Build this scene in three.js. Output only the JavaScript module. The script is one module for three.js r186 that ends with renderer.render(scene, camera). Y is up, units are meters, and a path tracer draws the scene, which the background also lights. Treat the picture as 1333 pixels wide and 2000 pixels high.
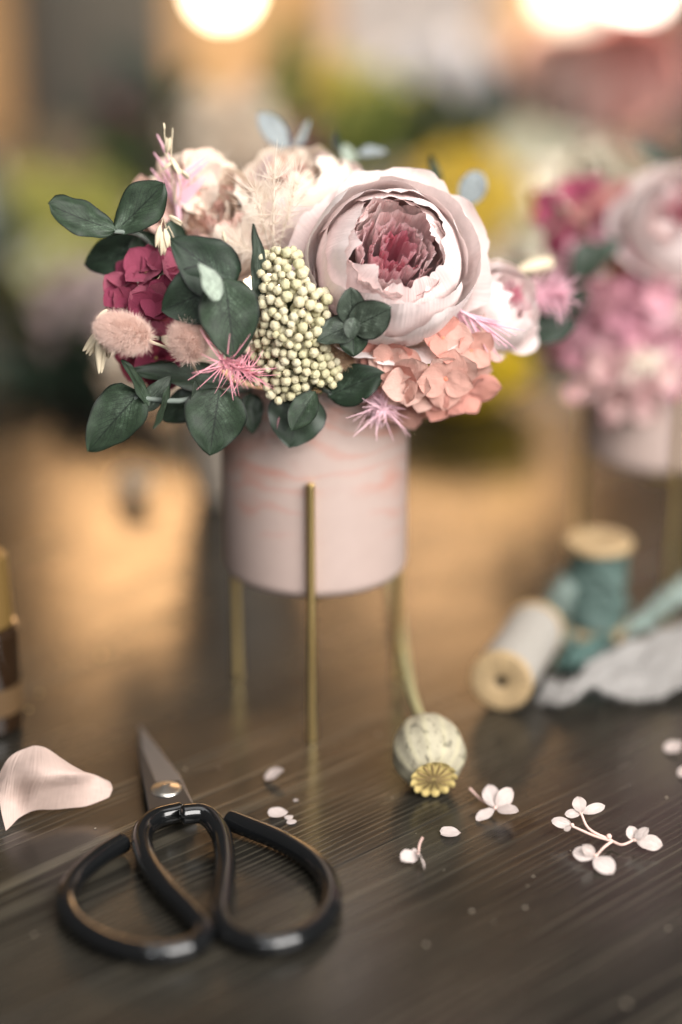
import * as THREE from 'three';
import { mergeGeometries } from 'three/addons/utils/BufferGeometryUtils.js';
import { ImprovedNoise } from 'three/addons/math/ImprovedNoise.js';
import { RoundedBoxGeometry } from 'three/addons/geometries/RoundedBoxGeometry.js';
import { RectAreaLightUniformsLib } from 'three/addons/lights/RectAreaLightUniformsLib.js';

// ---------------------------------------------------------------- camera, light, exposure (metres, table top at y = 0)
const scene = new THREE.Scene();
const camera = new THREE.PerspectiveCamera(31.05, 682 / 1024, 0.02, 30);
camera.position.set(0.0142, 0.4436, 0.9415);
camera.rotation.set(THREE.MathUtils.degToRad(-19.446), 0, 0);
camera.focus = 0.888;
camera.userData.fStop = 1.3;
const renderer = new THREE.WebGLRenderer();
renderer.setSize(682, 1024);
renderer.toneMapping = THREE.LinearToneMapping;
renderer.toneMappingExposure = 1.42;
renderer.shadowMap.enabled = true;
scene.background = new THREE.Color(0.06, 0.056, 0.053);
RectAreaLightUniformsLib.init();
function areaLight(name, color, intensity, w, h, pos, target) {
  const l = new THREE.RectAreaLight(new THREE.Color().setRGB(...color), intensity, w, h);
  l.name = name; l.position.set(...pos); l.lookAt(...target); scene.add(l); return l;
}
// daylight from a window beside and a little behind the photographer
areaLight('window_daylight', [1.0, 0.965, 0.93], 10.4, 1.3, 1.2, [0.85, 1.1, 1.25], [0, 0.15, 0]);
// soft daylight from a skylight above the table
areaLight('skylight_daylight', [1.0, 0.98, 0.96], 1.8, 1.2, 1.2, [0.1, 1.9, 0.1], [0.1, 0, 0.1]);
// two small, farther windows behind the photographer
areaLight('rear_window_daylight', [0.97, 0.98, 1.0], 80, 0.11, 0.16, [-0.4, 1.15, 2.1], [0, 0.1, 0]);
areaLight('rear_window_daylight_001', [0.97, 0.98, 1.0], 80, 0.11, 0.16, [0.15, 1.2, 2.1], [0, 0.1, 0]);
// two warm pendant lights over the far end of the table
areaLight('warm_pendant_light', [1.0, 0.55, 0.24], 9.2, 0.34, 0.26, [-0.25, 0.575, -1.75], [0, 0.05, -0.1]);
areaLight('warm_pendant_light_001', [1.0, 0.55, 0.24], 6.2, 0.3, 0.26, [0.2, 0.575, -1.75], [0, 0.05, -0.1]);

// ---------------------------------------------------------------- helpers
const V = (a, b, c) => Array.isArray(a) ? new THREE.Vector3(...a) : new THREE.Vector3(a, b, c);
function rng(seed) { let a = seed >>> 0; return () => { a = (a + 0x6D2B79F5) >>> 0; let t = a; t = Math.imul(t ^ (t >>> 15), t | 1); t ^= t + Math.imul(t ^ (t >>> 7), t | 61); return ((t ^ (t >>> 14)) >>> 0) / 4294967296; }; }
const PN = new ImprovedNoise();
const noise = (x, y = 0, z = 0) => PN.noise(x + 31.7, y + 17.3, z + 5.1);
const fbm = (x, y, z, o = 4) => { let s = 0, a = 0.5; for (let i = 0; i < o; i++) { s += a * noise(x, y, z); x *= 2.03; y *= 2.03; z *= 2.03; a *= 0.5; } return s; };
const smooth = (a, b, x) => { const t = Math.min(1, Math.max(0, (x - a) / (b - a))); return t * t * (3 - 2 * t); };
const used = new Map();
function numbered(n) { const k = used.get(n) ?? 0; used.set(n, k + 1); return k ? `${n}_${String(k).padStart(3, '0')}` : n; }
function thing(name, label, category, pos = [0, 0, 0], group) {
  const o = new THREE.Group(); o.name = numbered(name); o.position.set(...pos); scene.add(o);
  o.userData = { label, category }; if (group) o.userData.group = group; return o;
}
function shade(o) { o.castShadow = true; o.receiveShadow = true; return o; }
function part(name, geo, mat, parent) { const m = shade(new THREE.Mesh(geo, mat)); m.name = name; parent.add(m); return m; }
// a part whose geometry was written in room coordinates
function wpart(name, geo, mat, root) { geo.translate(-root.position.x, -root.position.y, -root.position.z); return part(name, geo, mat, root); }
function lone(name, label, category, geo, mat, pos, group) {
  const m = part(numbered(name), geo, mat, scene); m.position.set(...pos); m.userData = { label, category }; if (group) m.userData.group = group; return m;
}
function structure(name, geo, mat, pos = [0, 0, 0]) { const m = part(name, geo, mat, scene); m.position.set(...pos); m.userData = { kind: 'structure' }; return m; }
function surf(f, nu, nv) {
  const p = [], uv = [], ix = [];
  for (let j = 0; j <= nv; j++) for (let i = 0; i <= nu; i++) { const q = f(i / nu, j / nv); p.push(q.x, q.y, q.z); uv.push(i / nu, j / nv); }
  for (let j = 0; j < nv; j++) for (let i = 0; i < nu; i++) { const a = j * (nu + 1) + i, b = a + 1, c = a + nu + 1, d = c + 1; ix.push(a, b, d, a, d, c); }
  const g = new THREE.BufferGeometry();
  g.setAttribute('position', new THREE.Float32BufferAttribute(p, 3)); g.setAttribute('uv', new THREE.Float32BufferAttribute(uv, 2));
  g.setIndex(ix); g.computeVertexNormals(); return g;
}
const rgb = (r, g, b) => new THREE.Color().setRGB(r, g, b);
function tube(pts, r0, r1 = r0, seg = 24, rad = 8) {
  const c = new THREE.CatmullRomCurve3(pts.map(p => p.isVector3 ? p : V(p)), false, 'centripetal');
  const fr = c.computeFrenetFrames(seg, false);
  const g = surf((u, v) => { const i = Math.round(v * seg), q = c.getPointAt(v), a = u * Math.PI * 2, r = r0 + (r1 - r0) * v; return q.addScaledVector(fr.normals[i], Math.cos(a) * r).addScaledVector(fr.binormals[i], -Math.sin(a) * r); }, rad, seg);
  return g;
}
// fine tapering hairs, each a folded strip: list of [origin, direction, length, half width, bend vector]
function hairs(list, seg = 3) {
  const p = [], uv = [], ix = []; let n = 0;
  const side = new THREE.Vector3(), q = new THREE.Vector3();
  for (const [o, d, L, w, b] of list) {
    for (let k = 0; k < 2; k++) {
      side.crossVectors(d, Math.abs(d.y) < 0.9 ? V(0, 1, 0) : V(1, 0, 0)).normalize(); if (k) side.cross(d).normalize();
      for (let j = 0; j <= seg; j++) {
        const t = j / seg, ww = w * (1 - 0.75 * t * t); q.copy(o).addScaledVector(d, L * t).addScaledVector(b, L * t * t);
        p.push(q.x - side.x * ww, q.y - side.y * ww, q.z - side.z * ww, q.x + side.x * ww, q.y + side.y * ww, q.z + side.z * ww); uv.push(0, t, 1, t);
        if (j < seg) { const a = n + j * 2; ix.push(a, a + 1, a + 3, a, a + 3, a + 2); }
      }
      n += (seg + 1) * 2;
    }
  }
  const g = new THREE.BufferGeometry();
  g.setAttribute('position', new THREE.Float32BufferAttribute(p, 3)); g.setAttribute('uv', new THREE.Float32BufferAttribute(uv, 2)); g.setIndex(ix); g.computeVertexNormals(); return g;
}
const sphereDir = (r) => { const z = r() * 2 - 1, a = r() * 6.2832, s = Math.sqrt(1 - z * z); return V(s * Math.cos(a), s * Math.sin(a), z); };
function dataTex(w, h, f, srgb = true, wrap = true) {
  const d = new Uint8Array(w * h * 4);
  for (let y = 0; y < h; y++) for (let x = 0; x < w; x++) { const c = f(x / w, y / h, x, y), i = (y * w + x) * 4; d[i] = Math.max(0, Math.min(255, c[0])); d[i + 1] = Math.max(0, Math.min(255, c[1])); d[i + 2] = Math.max(0, Math.min(255, c[2])); d[i + 3] = 255; }
  const t = new THREE.DataTexture(d, w, h); t.magFilter = THREE.LinearFilter; t.minFilter = THREE.LinearFilter; if (srgb) t.colorSpace = THREE.SRGBColorSpace;
  if (wrap) t.wrapS = t.wrapT = THREE.MirroredRepeatWrapping; t.needsUpdate = true; return t;
}
const phys = (o) => new THREE.MeshPhysicalMaterial({ side: THREE.DoubleSide, ...o });

// ---------------------------------------------------------------- table: stained pine planks laid diagonally to the view
const PLW = 0.13, PLL = 1.15;                                     // width of a plank; length that the wood texture covers
const woodValue = (() => {
  const W = 1800, H = 420, a = new Float32Array(W * H);           // grain height along (x) and across (y) a strip two planks wide
  for (let y = 0; y < H; y++) for (let x = 0; x < W; x++) {
    const u = x / W * PLL, v = y / H * PLW * 2;
    const warp = 0.010 * fbm(u * 2.2, v * 5, 3.3, 3) + 0.0025 * noise(u * 9, v * 20, 8.1);
    const s = v + warp, ring = s * 190 + 8 * noise(s * 13, u * 0.5, 1.2) + 1.6 * noise(s * 55, u * 0.9, 7.7);
    const ph = ring - Math.floor(ring);
    const late = smooth(0.62, 0.9, ph) * (1 - smooth(0.93, 1, ph)) * (0.45 + 0.55 * smooth(-0.25, 0.35, noise(s * 30, u * 1.6, 4.4)));
    const fibre = noise(u * 55, v * 1500, 2.2) * 0.5 + noise(u * 18, v * 520, 6.2) * 0.5;
    const blot = fbm(u * 5, v * 14, 9.9, 4);
    a[y * W + x] = 0.28 + late * 0.7 + fibre * 0.3 + blot * 0.42;
  }
  return { W, H, a };
})();
const knots = [[0.253, 0.031, 0.0085], [0.83, 0.19, 0.010]];
const woodTex = dataTex(woodValue.W, woodValue.H, (u, v, x, y) => {
  let g = woodValue.a[y * woodValue.W + x], k = 0;
  for (const [ku, kv, kr] of knots) { const d = Math.hypot((u * PLL - ku) * 0.55, v * PLW * 2 - kv) / kr; k = Math.max(k, (1 - smooth(0.35, 1.1, d + 0.5 * noise(u * 300, v * 60, 1)))); }
  g = Math.max(0, g);
  const c = [20 + 56 * g, 19 + 52 * g, 17 + 44 * g], m = 1 - 0.62 * k;
  return [c[0] * m, c[1] * m, c[2] * m];
});
const woodBump = dataTex(woodValue.W, woodValue.H, (u, v, x, y) => { const g = 255 * Math.min(1, Math.max(0, woodValue.a[y * woodValue.W + x])); return [g, g, g]; }, false);
const woodRough = dataTex(450, 210, (u, v) => { const g = 255 * (0.245 + 0.14 * fbm(u * 9, v * 4, 3, 4) + 0.06 * noise(u * 30, v * 160, 4)); return [g, g, g]; }, false);
const woodMat = phys({ map: woodTex, bumpMap: woodBump, bumpScale: 0.00007, roughnessMap: woodRough, roughness: 1.0, side: THREE.FrontSide });
{
  const t = thing('table', 'dark stained pine table top of wide planks with raised grain', 'table', [0, 0, 0]);
  const dir = V(0.735, 0, -0.678), nor = V(0.678, 0, 0.735);
  // seams cross the normal axis at 0.143 + k * 0.13; the table's edges run square to the view: planks cut to a rectangle
  const X0 = -1.0, X1 = 1.05, Z0 = -2.3, Z1 = 0.62;
  const r = rng(11);
  for (let k = -20; k < 10; k++) {
    const n0 = 0.143 + k * PLW + 0.0001, n1 = n0 + PLW - 0.0002;
    // clip the strip n0 < n < n1 to the rectangle
    let poly = [[-4, n0], [4, n0], [4, n1], [-4, n1]].map(([s, n]) => [dir.x * s + nor.x * n, dir.z * s + nor.z * n]);
    for (const [ax, lim, sg] of [[0, X0, 1], [0, X1, -1], [1, Z0, 1], [1, Z1, -1]]) {
      const out = [];
      poly.forEach((p, i) => { const q = poly[(i + 1) % poly.length], a = (p[ax] - lim) * sg, b = (q[ax] - lim) * sg; if (a >= 0) out.push(p); if (a * b < 0) { const f = a / (a - b); out.push([p[0] + (q[0] - p[0]) * f, p[1] + (q[1] - p[1]) * f]); } });
      poly = out; if (!poly.length) break;
    }
    if (poly.length < 3) continue;
    const sh = new THREE.Shape(poly.map(p => new THREE.Vector2(p[0], -p[1])));
    const g = new THREE.ExtrudeGeometry(sh, { depth: 0.028, bevelEnabled: true, bevelThickness: 0.0004, bevelSize: 0.0004, bevelOffset: -0.0004, bevelSegments: 2 });
    g.rotateX(-Math.PI / 2); g.translate(0, -0.0284, 0);
    const P = g.attributes.position, uv = new Float32Array(P.count * 2), off = k === 0 ? 0 : r() * 2, flip = (k & 1) ? 0.5 : 0;
    for (let i = 0; i < P.count; i++) { const x = P.getX(i), z = P.getZ(i), s = x * dir.x + z * dir.z, n = x * nor.x + z * nor.z; uv[i * 2] = (s + 0.28) / PLL + off; uv[i * 2 + 1] = (n - n0) / (PLW * 2) + flip + P.getY(i) * 2; }
    g.setAttribute('uv', new THREE.BufferAttribute(uv, 2));
    part('plank', g, woodMat, t);
  }
  const lg = new THREE.BoxGeometry(0.07, 0.72, 0.07);
  for (const [x, z] of [[-0.9, -2.2], [0.95, -2.2], [-0.9, 0.5], [0.95, 0.5]]) { const m = part('leg', lg, woodMat, t); m.position.set(x, -0.389, z); }
}

// ---------------------------------------------------------------- the far side of the room, out of focus
structure('floor', new THREE.PlaneGeometry(9, 7).rotateX(-Math.PI / 2), phys({ color: rgb(0.2, 0.14, 0.09), roughness: 0.6 }), [0, -0.75, -1.5]);
const plaster = dataTex(128, 128, (u, v) => { const g = 225 + 26 * fbm(u * 7, v * 7, 1, 4); return [g, g * 0.985, g * 0.965]; });
structure('back_wall', new RoundedBoxGeometry(6, 2.9, 0.1, 2, 0.01), phys({ map: plaster, color: rgb(0.62, 0.42, 0.25), roughness: 0.9 }), [0, 0.7, -3.6]);
{
  const boards = (name, label, category, x, w, h, col, z = -3.46) => {
    const t = thing(name, label, category, [x, -0.75, z]);
    const g = new RoundedBoxGeometry(w, h, 0.05, 2, 0.008); const m = phys({ color: rgb(...col), roughness: 0.55 });
    const b = part('panel', g, m, t); b.position.y = h / 2;
    const fr = phys({ color: rgb(col[0] * 0.85, col[1] * 0.85, col[2] * 0.85), roughness: 0.5 });
    for (const s of [-1, 1]) { const f = part('frame', new RoundedBoxGeometry(0.05, h, 0.07, 2, 0.008), fr, t); f.position.set(s * (w / 2 + 0.025), h / 2, 0); }
    return t;
  };
  boards('door', 'slate grey panelled door behind the leafy side of the bouquet', 'door', -0.55, 0.26, 2.05, [0.028, 0.030, 0.034]);
  boards('cupboard', 'pale wooden cupboard behind the coral flower', 'cupboard', 0.47, 0.34, 1.9, [0.52, 0.32, 0.16]);
  boards('screen', 'dark slate folding screen past the white globe lamps', 'screen', 0.98, 0.30, 1.8, [0.06, 0.062, 0.07]);
  const c = lone('curtain', 'pale blue grey curtain hanging in loose pleats', 'curtain', surf((u, v) => V((u - 0.5) * 0.34, v * 2.1, 0.035 * Math.sin(u * 26 + 0.6 * Math.sin(v * 3))), 80, 10), phys({ color: rgb(0.36, 0.36, 0.41), roughness: 0.95, transmission: 0.15 }), [0.165, -0.72, -3.3]);
}
function pendant(label, pos, R, glow, power, col, group) {
  const t = thing('pendant_lamp', label, 'lamp', pos, group);
  const b = part('bulb', new THREE.SphereGeometry(R, 32, 24), new THREE.MeshStandardMaterial({ color: 0xffffff, emissive: rgb(...col), emissiveIntensity: glow, roughness: 0.4 }), t);
  b.castShadow = false;
  const s = part('socket', new THREE.LatheGeometry([[0.001, 0.075], [0.016, 0.07], [0.019, 0.03], [0.017, 0], [0.001, 0]].map(p => new THREE.Vector2(...p)), 24), phys({ color: rgb(0.08, 0.06, 0.04), roughness: 0.4, metalness: 0.6 }), t); s.position.y = R * 0.93;
  part('cord', new THREE.CylinderGeometry(0.003, 0.003, 1.3, 8).translate(0, R + 0.07 + 0.65, 0), phys({ color: rgb(0.03, 0.03, 0.03), roughness: 0.8 }), t);
  const l = new THREE.PointLight(rgb(...col), power); l.position.set(...pos); l.castShadow = true; l.shadow.radius = R / 0.02; scene.add(l); return t;
}
pendant('small warm white bulb hanging before the taupe wall', [-0.1797, 0.2461, -2.2], 0.034, 14, 5, [1, 0.78, 0.5]);
pendant('white frosted globe lamp beside the dark screen', [0.4107, 0.2879, -1.62], 0.036, 6, 1.2, [1, 0.9, 0.76]);
pendant('dimmer frosted globe lamp hanging over the coral flower', [0.4408, 0.2379, -2.5], 0.065, 1.0, 1.2, [1, 0.88, 0.72]);

// ---------------------------------------------------------------- plant materials
const veined = (base, dark, seed, strength = 1) => dataTex(256, 256, (u, v) => {      // a dyed eucalyptus leaf: midrib, side veins, specks
  const x = (u - 0.5) * 2, ax = Math.abs(x);
  const rib = 1 - smooth(0.012, 0.05, ax + 0.01 * noise(v * 20, seed));
  const q = (v - ax * 0.55 + 0.03 * noise(x * 4, v * 5, seed)) * 9.5, side = (1 - smooth(0.02, 0.12, Math.abs(q - Math.round(q)))) * (1 - ax) * smooth(0.0, 0.15, v);
  const sp = smooth(0.32, 0.55, noise(u * 70, v * 70, seed)) * smooth(0.0, 0.3, noise(u * 6, v * 6, seed + 4));
  const m = 1 + 0.3 * fbm(u * 6, v * 6, seed + 1, 4) + 0.3 * noise(u * 60, v * 60, seed + 2);
  const k = Math.min(1, 0.55 * rib + 0.55 * side + 0.75 * sp) * strength, edge = smooth(0.9, 1.0, ax) * 0.55;
  const wax = Math.max(0, smooth(-0.05, 0.5, 0.42 - Math.hypot(x * 1.1, (v - 0.12) * 1.2) * 0.75 + 0.9 * fbm(u * 7, v * 7, seed + 6, 4))) * (0.5 + 0.8 * Math.max(0, noise(u * 34, v * 34, seed + 8) + 0.4)) * strength;
  return [0, 1, 2].map(i => ((base[i] + [34, 36, 34][i] * wax) * m * (1 - k) + dark[i] * k) * (1 - edge));
});
const leafMats = [[[44, 57, 43], [15, 21, 16]], [[36, 49, 37], [12, 18, 14]], [[61, 70, 60], [24, 31, 25]]].map(([b, d], i) => phys({ map: veined(b, d, 3 + i * 7), roughness: 0.55, specularIntensity: 0.55 }));
const darkLeafMat = phys({ map: veined([40, 54, 40], [20, 28, 22], 40), roughness: 0.55 });
const paleLeafMat = phys({ map: veined([146, 158, 144], [104, 116, 104], 50, 0.6), roughness: 0.6 });
const blueLeafMat = phys({ map: veined([128, 136, 138], [98, 106, 108], 60, 0.6), roughness: 0.6 });
const oliveLeafMat = phys({ map: veined([96, 112, 52], [66, 80, 34], 70, 0.6), roughness: 0.65 });
const limeLeafMat = phys({ map: veined([158, 160, 74], [120, 128, 50], 75, 0.6), roughness: 0.65, transmission: 0.15 });
const stemMat = phys({ color: rgb(0.12, 0.17, 0.13), roughness: 0.6 });
const twigMat = phys({ color: rgb(0.15, 0.18, 0.155), roughness: 0.7 });
const strawMat = phys({ color: rgb(0.66, 0.56, 0.40), roughness: 0.8 });
const petalTex = dataTex(256, 256, (u, v) => {                                       // petal: fine fibres fanning out from the claw
  const x = (u - 0.5) * (0.35 + 0.65 * v), f = noise(x / (0.2 + v) * 60, v * 3, 2) * 0.6 + noise(x / (0.2 + v) * 140, v * 5, 8) * 0.4;
  const g = 246 + 7 * f + 9 * fbm(u * 8, v * 8, 3, 3); return [g, g - 1, g - 2];
});
const petalBump = dataTex(256, 256, (u, v) => { const x = (u - 0.5) * (0.35 + 0.65 * v); const g = 128 + 70 * noise(x / (0.2 + v) * 50, v * 3, 2) + 60 * fbm(u * 10, v * 10, 5, 4); return [g, g, g]; }, false);
const petalMat = (r, g, b, tr = 0.24, rough = 0.95) => phys({ color: rgb(r, g, b), map: petalTex, bumpMap: petalBump, bumpScale: 0.0005, roughness: rough, transmission: tr, specularIntensity: 0.4 });

// ---------------------------------------------------------------- plant shapes
// a leaf from base to tip in room coordinates; ratio = width / length
function leafGeo(p0, p1, ratio, normal, o = {}) {
  const { fold = 0.12, curl = 0.12, p = 0.74, q = 0.72, wave = 0.05, twist = 0, seed = 1, nu = 12, nv = 16 } = o;
  const a = V(p0), Y = V(p1).sub(a), L = Y.length(); Y.normalize();
  const Zn = V(normal); Zn.addScaledVector(Y, -Zn.dot(Y)).normalize(); const X = new THREE.Vector3().crossVectors(Y, Zn);
  return surf((u, v) => {
    const s = u * 2 - 1, w = 0.5 * ratio * Math.pow(Math.max(0, Math.sin(Math.PI * Math.pow(v, p))), q) * (1 + 0.06 * noise(v * 5, seed, s > 0 ? 2 : 7));
    let x = s * w, y = v - 0.06 * Math.abs(s) * (1 - v) * (ratio > 0.7 ? 1.4 : 0.4) + 0.25 * ratio * s * s * 0.12, z = fold * Math.abs(s) * w * 2 - curl * (v - 0.3) * (v - 0.3) * 1.4 + wave * noise(s * 1.6 + seed, v * 3, seed * 1.7) * 2 * Math.abs(s);
    const t = twist * v, cx = x * Math.cos(t) - z * Math.sin(t), cz = x * Math.sin(t) + z * Math.cos(t);
    return a.clone().addScaledVector(X, -cx * L).addScaledVector(Y, y * L).addScaledVector(Zn, cz * L);
  }, nu, nv);
}
let leafSeed = 1;
function leaf(root, p0, p1, ratio, normal, mat, o = {}) { return wpart('leaf', leafGeo(p0, p1, ratio, normal, { seed: leafSeed++ * 1.37, ...o }), mat, root); }
// cupped rose petals about the +y axis
function rosePetal(phi, span, R, H, o) {
  const { roll = 0.1, amp = 0.05, a0 = 0.12, pr = 0.62, ph = 1.5, seed = 1, round = 0.2, nu = 14, nv = 12, tip = 0 } = o;
  return surf((u, v) => {
    const s = u * 2 - 1, t = v * (1 - round * Math.pow(Math.abs(s), 2.6)) + tip * v * Math.max(0, 0.25 - Math.abs(s));
    const an = phi + s * span * (0.4 + 0.6 * Math.sin(Math.min(1, v * 1.1) * Math.PI / 2));
    const k = smooth(0.7, 1.05, t), w = t * t * t;
    let r = R * (a0 + (1 - a0) * Math.pow(t, pr)) + roll * R * k, h = H * Math.pow(t, ph) - 0.45 * roll * R * k;
    r += amp * R * w * (noise(an * 2.2, seed, 1) + 0.5 * noise(an * 6, seed, 4)) - 0.05 * R * w * s * s * (roll > 0.05 ? -1 : 1);
    h += amp * R * w * (noise(an * 3, seed, 9) + (amp > 0.15 ? 0.7 : 0.3) * noise(an * 9, seed * 2, 3));
    return V(Math.sin(an) * r, h, Math.cos(an) * r);
  }, nu, nv);
}
// a petal lying on a ball of radius Rs about (0, c, 0): from polar angle th0 near the calyx to th1 at its rim
function shellPetal(phi, span, Rs, c, o) {
  const { th0 = 0.25, th1 = 1.8, flare = 0, amp = 0.03, seed = 1, round = 0.16, nu = 30, nv = 22 } = o;
  const p1 = seed * 1.3, p2 = seed * 2.9, p3 = seed * 0.7;
  return surf((u, v) => {
    const s = u * 2 - 1, an = phi + s * span * (0.45 + 0.55 * Math.sin(Math.min(1, v * 1.15) * Math.PI / 2));
    const notch = 0.025 * Math.exp(-Math.pow((s - 0.3 * Math.sin(p3)) * 5, 2)), t = v * (1 - round * Math.pow(Math.abs(s), 2.6) - notch * v + 0.03 * Math.sin(s * 5 + p1) * v + 0.035 * noise(s * 7, seed, 3) * v), w = t * t * t;
    const th = th0 + (th1 - th0) * t + 0.05 * w * Math.sin(an * 5 + p2), k = smooth(0.72, 1.02, t);
    const rad = Rs * (1 + 0.028 * s + flare * k * k + amp * w * (Math.sin(an * 3 + p1) + 0.6 * Math.sin(an * 7 + p2) + 0.9 * noise(an * 4, seed, t * 2)) + 0.022 * fbm(an * 3.5, t * 4, seed, 4));
    return V(Math.sin(th) * rad * Math.sin(an), c - Math.cos(th) * rad, Math.sin(th) * rad * Math.cos(an));
  }, nu, nv);
}
const sepalMat = phys({ color: rgb(0.12, 0.2, 0.08), roughness: 0.6 });
// rings: [count, radius, height, half span, material list, options]
function rose(label, pos, axis, rings, seed, o = {}) {
  const t = thing('rose', label, 'rose', pos, o.group);
  t.quaternion.setFromUnitVectors(V(0, 1, 0), V(axis).normalize());
  if (o.spin) t.rotateY(o.spin);
  const r = rng(seed); let n = 0;
  for (const [count, R, H, span, mats, opt = {}] of rings) {
    const start = r() * 6.28;
    for (let i = 0; i < count; i++) {
      const j = opt.jit ?? 0.05, phi = start + (i + (r() - 0.5) * (opt.loose ? 2.2 : 0.5)) * 6.2832 / count;
      const rr = R * (1 + (r() - 0.5) * 2 * j), hh = H * (1 + (r() - 0.5) * 2 * j);
      const sd = seed + n++ * 3.1; part('petal', opt.shell ? shellPetal(phi, span * (0.9 + 0.2 * r()), rr, H, { ...opt, th1: opt.th1 + (r() - 0.5) * 0.34, seed: sd }) : rosePetal(phi, span * (0.85 + 0.3 * r()), rr, hh, { ...opt, seed: sd, tip: (r() - 0.4) * (opt.loose ? 0.06 : 0.25) }), mats[Math.floor(r() * mats.length)], t);
    }
  }
  part('calyx', new THREE.SphereGeometry(0.008, 14, 10).scale(1, 0.8, 1).translate(0, -0.004, 0), sepalMat, t);
  part('stem', new THREE.CylinderGeometry(0.002, 0.002, o.stem ?? 0.05, 8).translate(0, -(o.stem ?? 0.05) / 2 - 0.006, 0), stemMat, t);
  return t;
}
// four rounded petals; shared shapes, a few variants
const floretPetals = [0, 1, 2, 3].map(k => surf((u, v) => {
  const s = u * 2 - 1, w = 0.56 * Math.pow(Math.sin(Math.PI * Math.pow(Math.min(1, v * 0.97 + 0.015), 0.8 + 0.08 * k)), 0.62);
  return V(s * w, v + 0.04 * (1 - s * s), 0.16 * v * v * (k & 1 ? 1 : -0.4) + 0.13 * s * s * w * (k < 2 ? 1 : -1) + 0.06 * noise(s * 2, v * 3, k * 5));
}, 8, 8));
const floretEye = new THREE.SphereGeometry(0.09, 8, 6);
function floret(root, pos, normal, size, mats, r, eyeMat) {
  const f = new THREE.Group(); f.name = 'floret'; f.position.copy(pos); root.add(f);
  f.quaternion.setFromUnitVectors(V(0, 0, 1), normal.clone().normalize()); f.rotateZ(r() * 6.28);
  const m0 = mats[Math.floor(r() * mats.length)];
  for (let i = 0; i < 4; i++) {
    const p = part('petal', floretPetals[Math.floor(r() * 4)], r() < 0.35 ? mats[Math.floor(r() * mats.length)] : m0, f); p.rotation.set(0, 0, i * Math.PI / 2 + (r() - 0.5) * 0.3); p.rotateX(0.15 + r() * 0.5); const s = size * (0.82 + 0.3 * r()); p.scale.set(s, s, s);
    p.translateZ(size * 0.03 * (i & 1));
  }
  const e = part('eye', floretEye, eyeMat, f); e.scale.setScalar(size); return f;
}
function hydrangea(label, center, radii, facing, n, size, mats, seed, o = {}) {
  const base = o.root ? V(o.root) : V(center).add(V(o.base ?? [0, -0.06, -0.01]));
  const t = thing('hydrangea', label, 'hydrangea', base.toArray(), o.group), r = rng(seed), c = V(center).sub(base), F = V(facing).normalize();
  for (let i = 0, tries = 0; i < n && tries < n * 20; tries++) {
    const d = sphereDir(r); if (d.dot(F) < (o.min ?? 0.05)) continue; i++;
    const k = 0.86 + 0.2 * r(), p = V(d.x * radii[0] * k, d.y * radii[1] * k, d.z * radii[2] * k).add(c);
    const nn = d.clone().multiplyScalar(0.75).add(F.clone().multiplyScalar(0.65)).add(sphereDir(r).multiplyScalar(0.35));
    floret(t, p, nn, size * (0.85 + 0.3 * r()), mats, r, o.eye ?? mats[0]);
  }
  part('stem', tube([[0, 0, 0], c.clone().multiplyScalar(0.5).toArray(), c.toArray()], 0.002), stemMat, t);
  for (let i = 0; i < 10; i++) { const d = sphereDir(r); if (d.dot(F) < 0) d.negate(); part('stalk', tube([c.toArray(), V(d.x * radii[0] * 0.45, d.y * radii[1] * 0.45, d.z * radii[2] * 0.45).add(c).add(V(0, 0.002, 0)).toArray(), V(d.x * radii[0] * 0.85, d.y * radii[1] * 0.85, d.z * radii[2] * 0.85).add(c).toArray()], 0.0011, 0.0008, 8, 5), o.stalk ?? stemMat, t); }
  return t;
}
// a fluffy oval seed head
function bunnyTail(label, a, b, radius, mat, stemTo, seed) {
  const A = V(a), B = V(b), t = thing('bunny_tail_grass', label, 'dried grass', stemTo, 'bunny tail grasses in the arrangement'), r = rng(seed);
  const ax = B.clone().sub(A), L = ax.length(); ax.normalize(); const mid = A.clone().add(B).multiplyScalar(0.5);
  const list = [], q = new THREE.Quaternion().setFromUnitVectors(V(0, 1, 0), ax);
  for (let i = 0; i < 6500; i++) {
    const d = sphereDir(r); const p = V(d.x * radius * 0.72, d.y * L * 0.46, d.z * radius * 0.72);
    const dir = V(d.x, d.y * 0.6 + 0.55, d.z).addScaledVector(sphereDir(r), 0.28).normalize();
    p.applyQuaternion(q).add(mid); dir.applyQuaternion(q);
    list.push([p, dir, radius * (0.32 + 0.34 * r()), 0.00009, sphereDir(r).multiplyScalar(0.25)]);
  }
  const core = new THREE.SphereGeometry(1, 24, 18).scale(radius * 0.78, L * 0.48, radius * 0.78).applyQuaternion(q).translate(mid.x, mid.y, mid.z);
  wpart('seed_head', core, mat, t); const h = wpart('fluff', hairs(list, 2), mat, t); h.userData.kind = 'stuff';
  wpart('stem', tube([A.toArray(), A.clone().lerp(V(stemTo), 0.5).add(V(0, 0.001, 0.002)).toArray(), stemTo], 0.0007), strawMat, t);
  return t;
}
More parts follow.
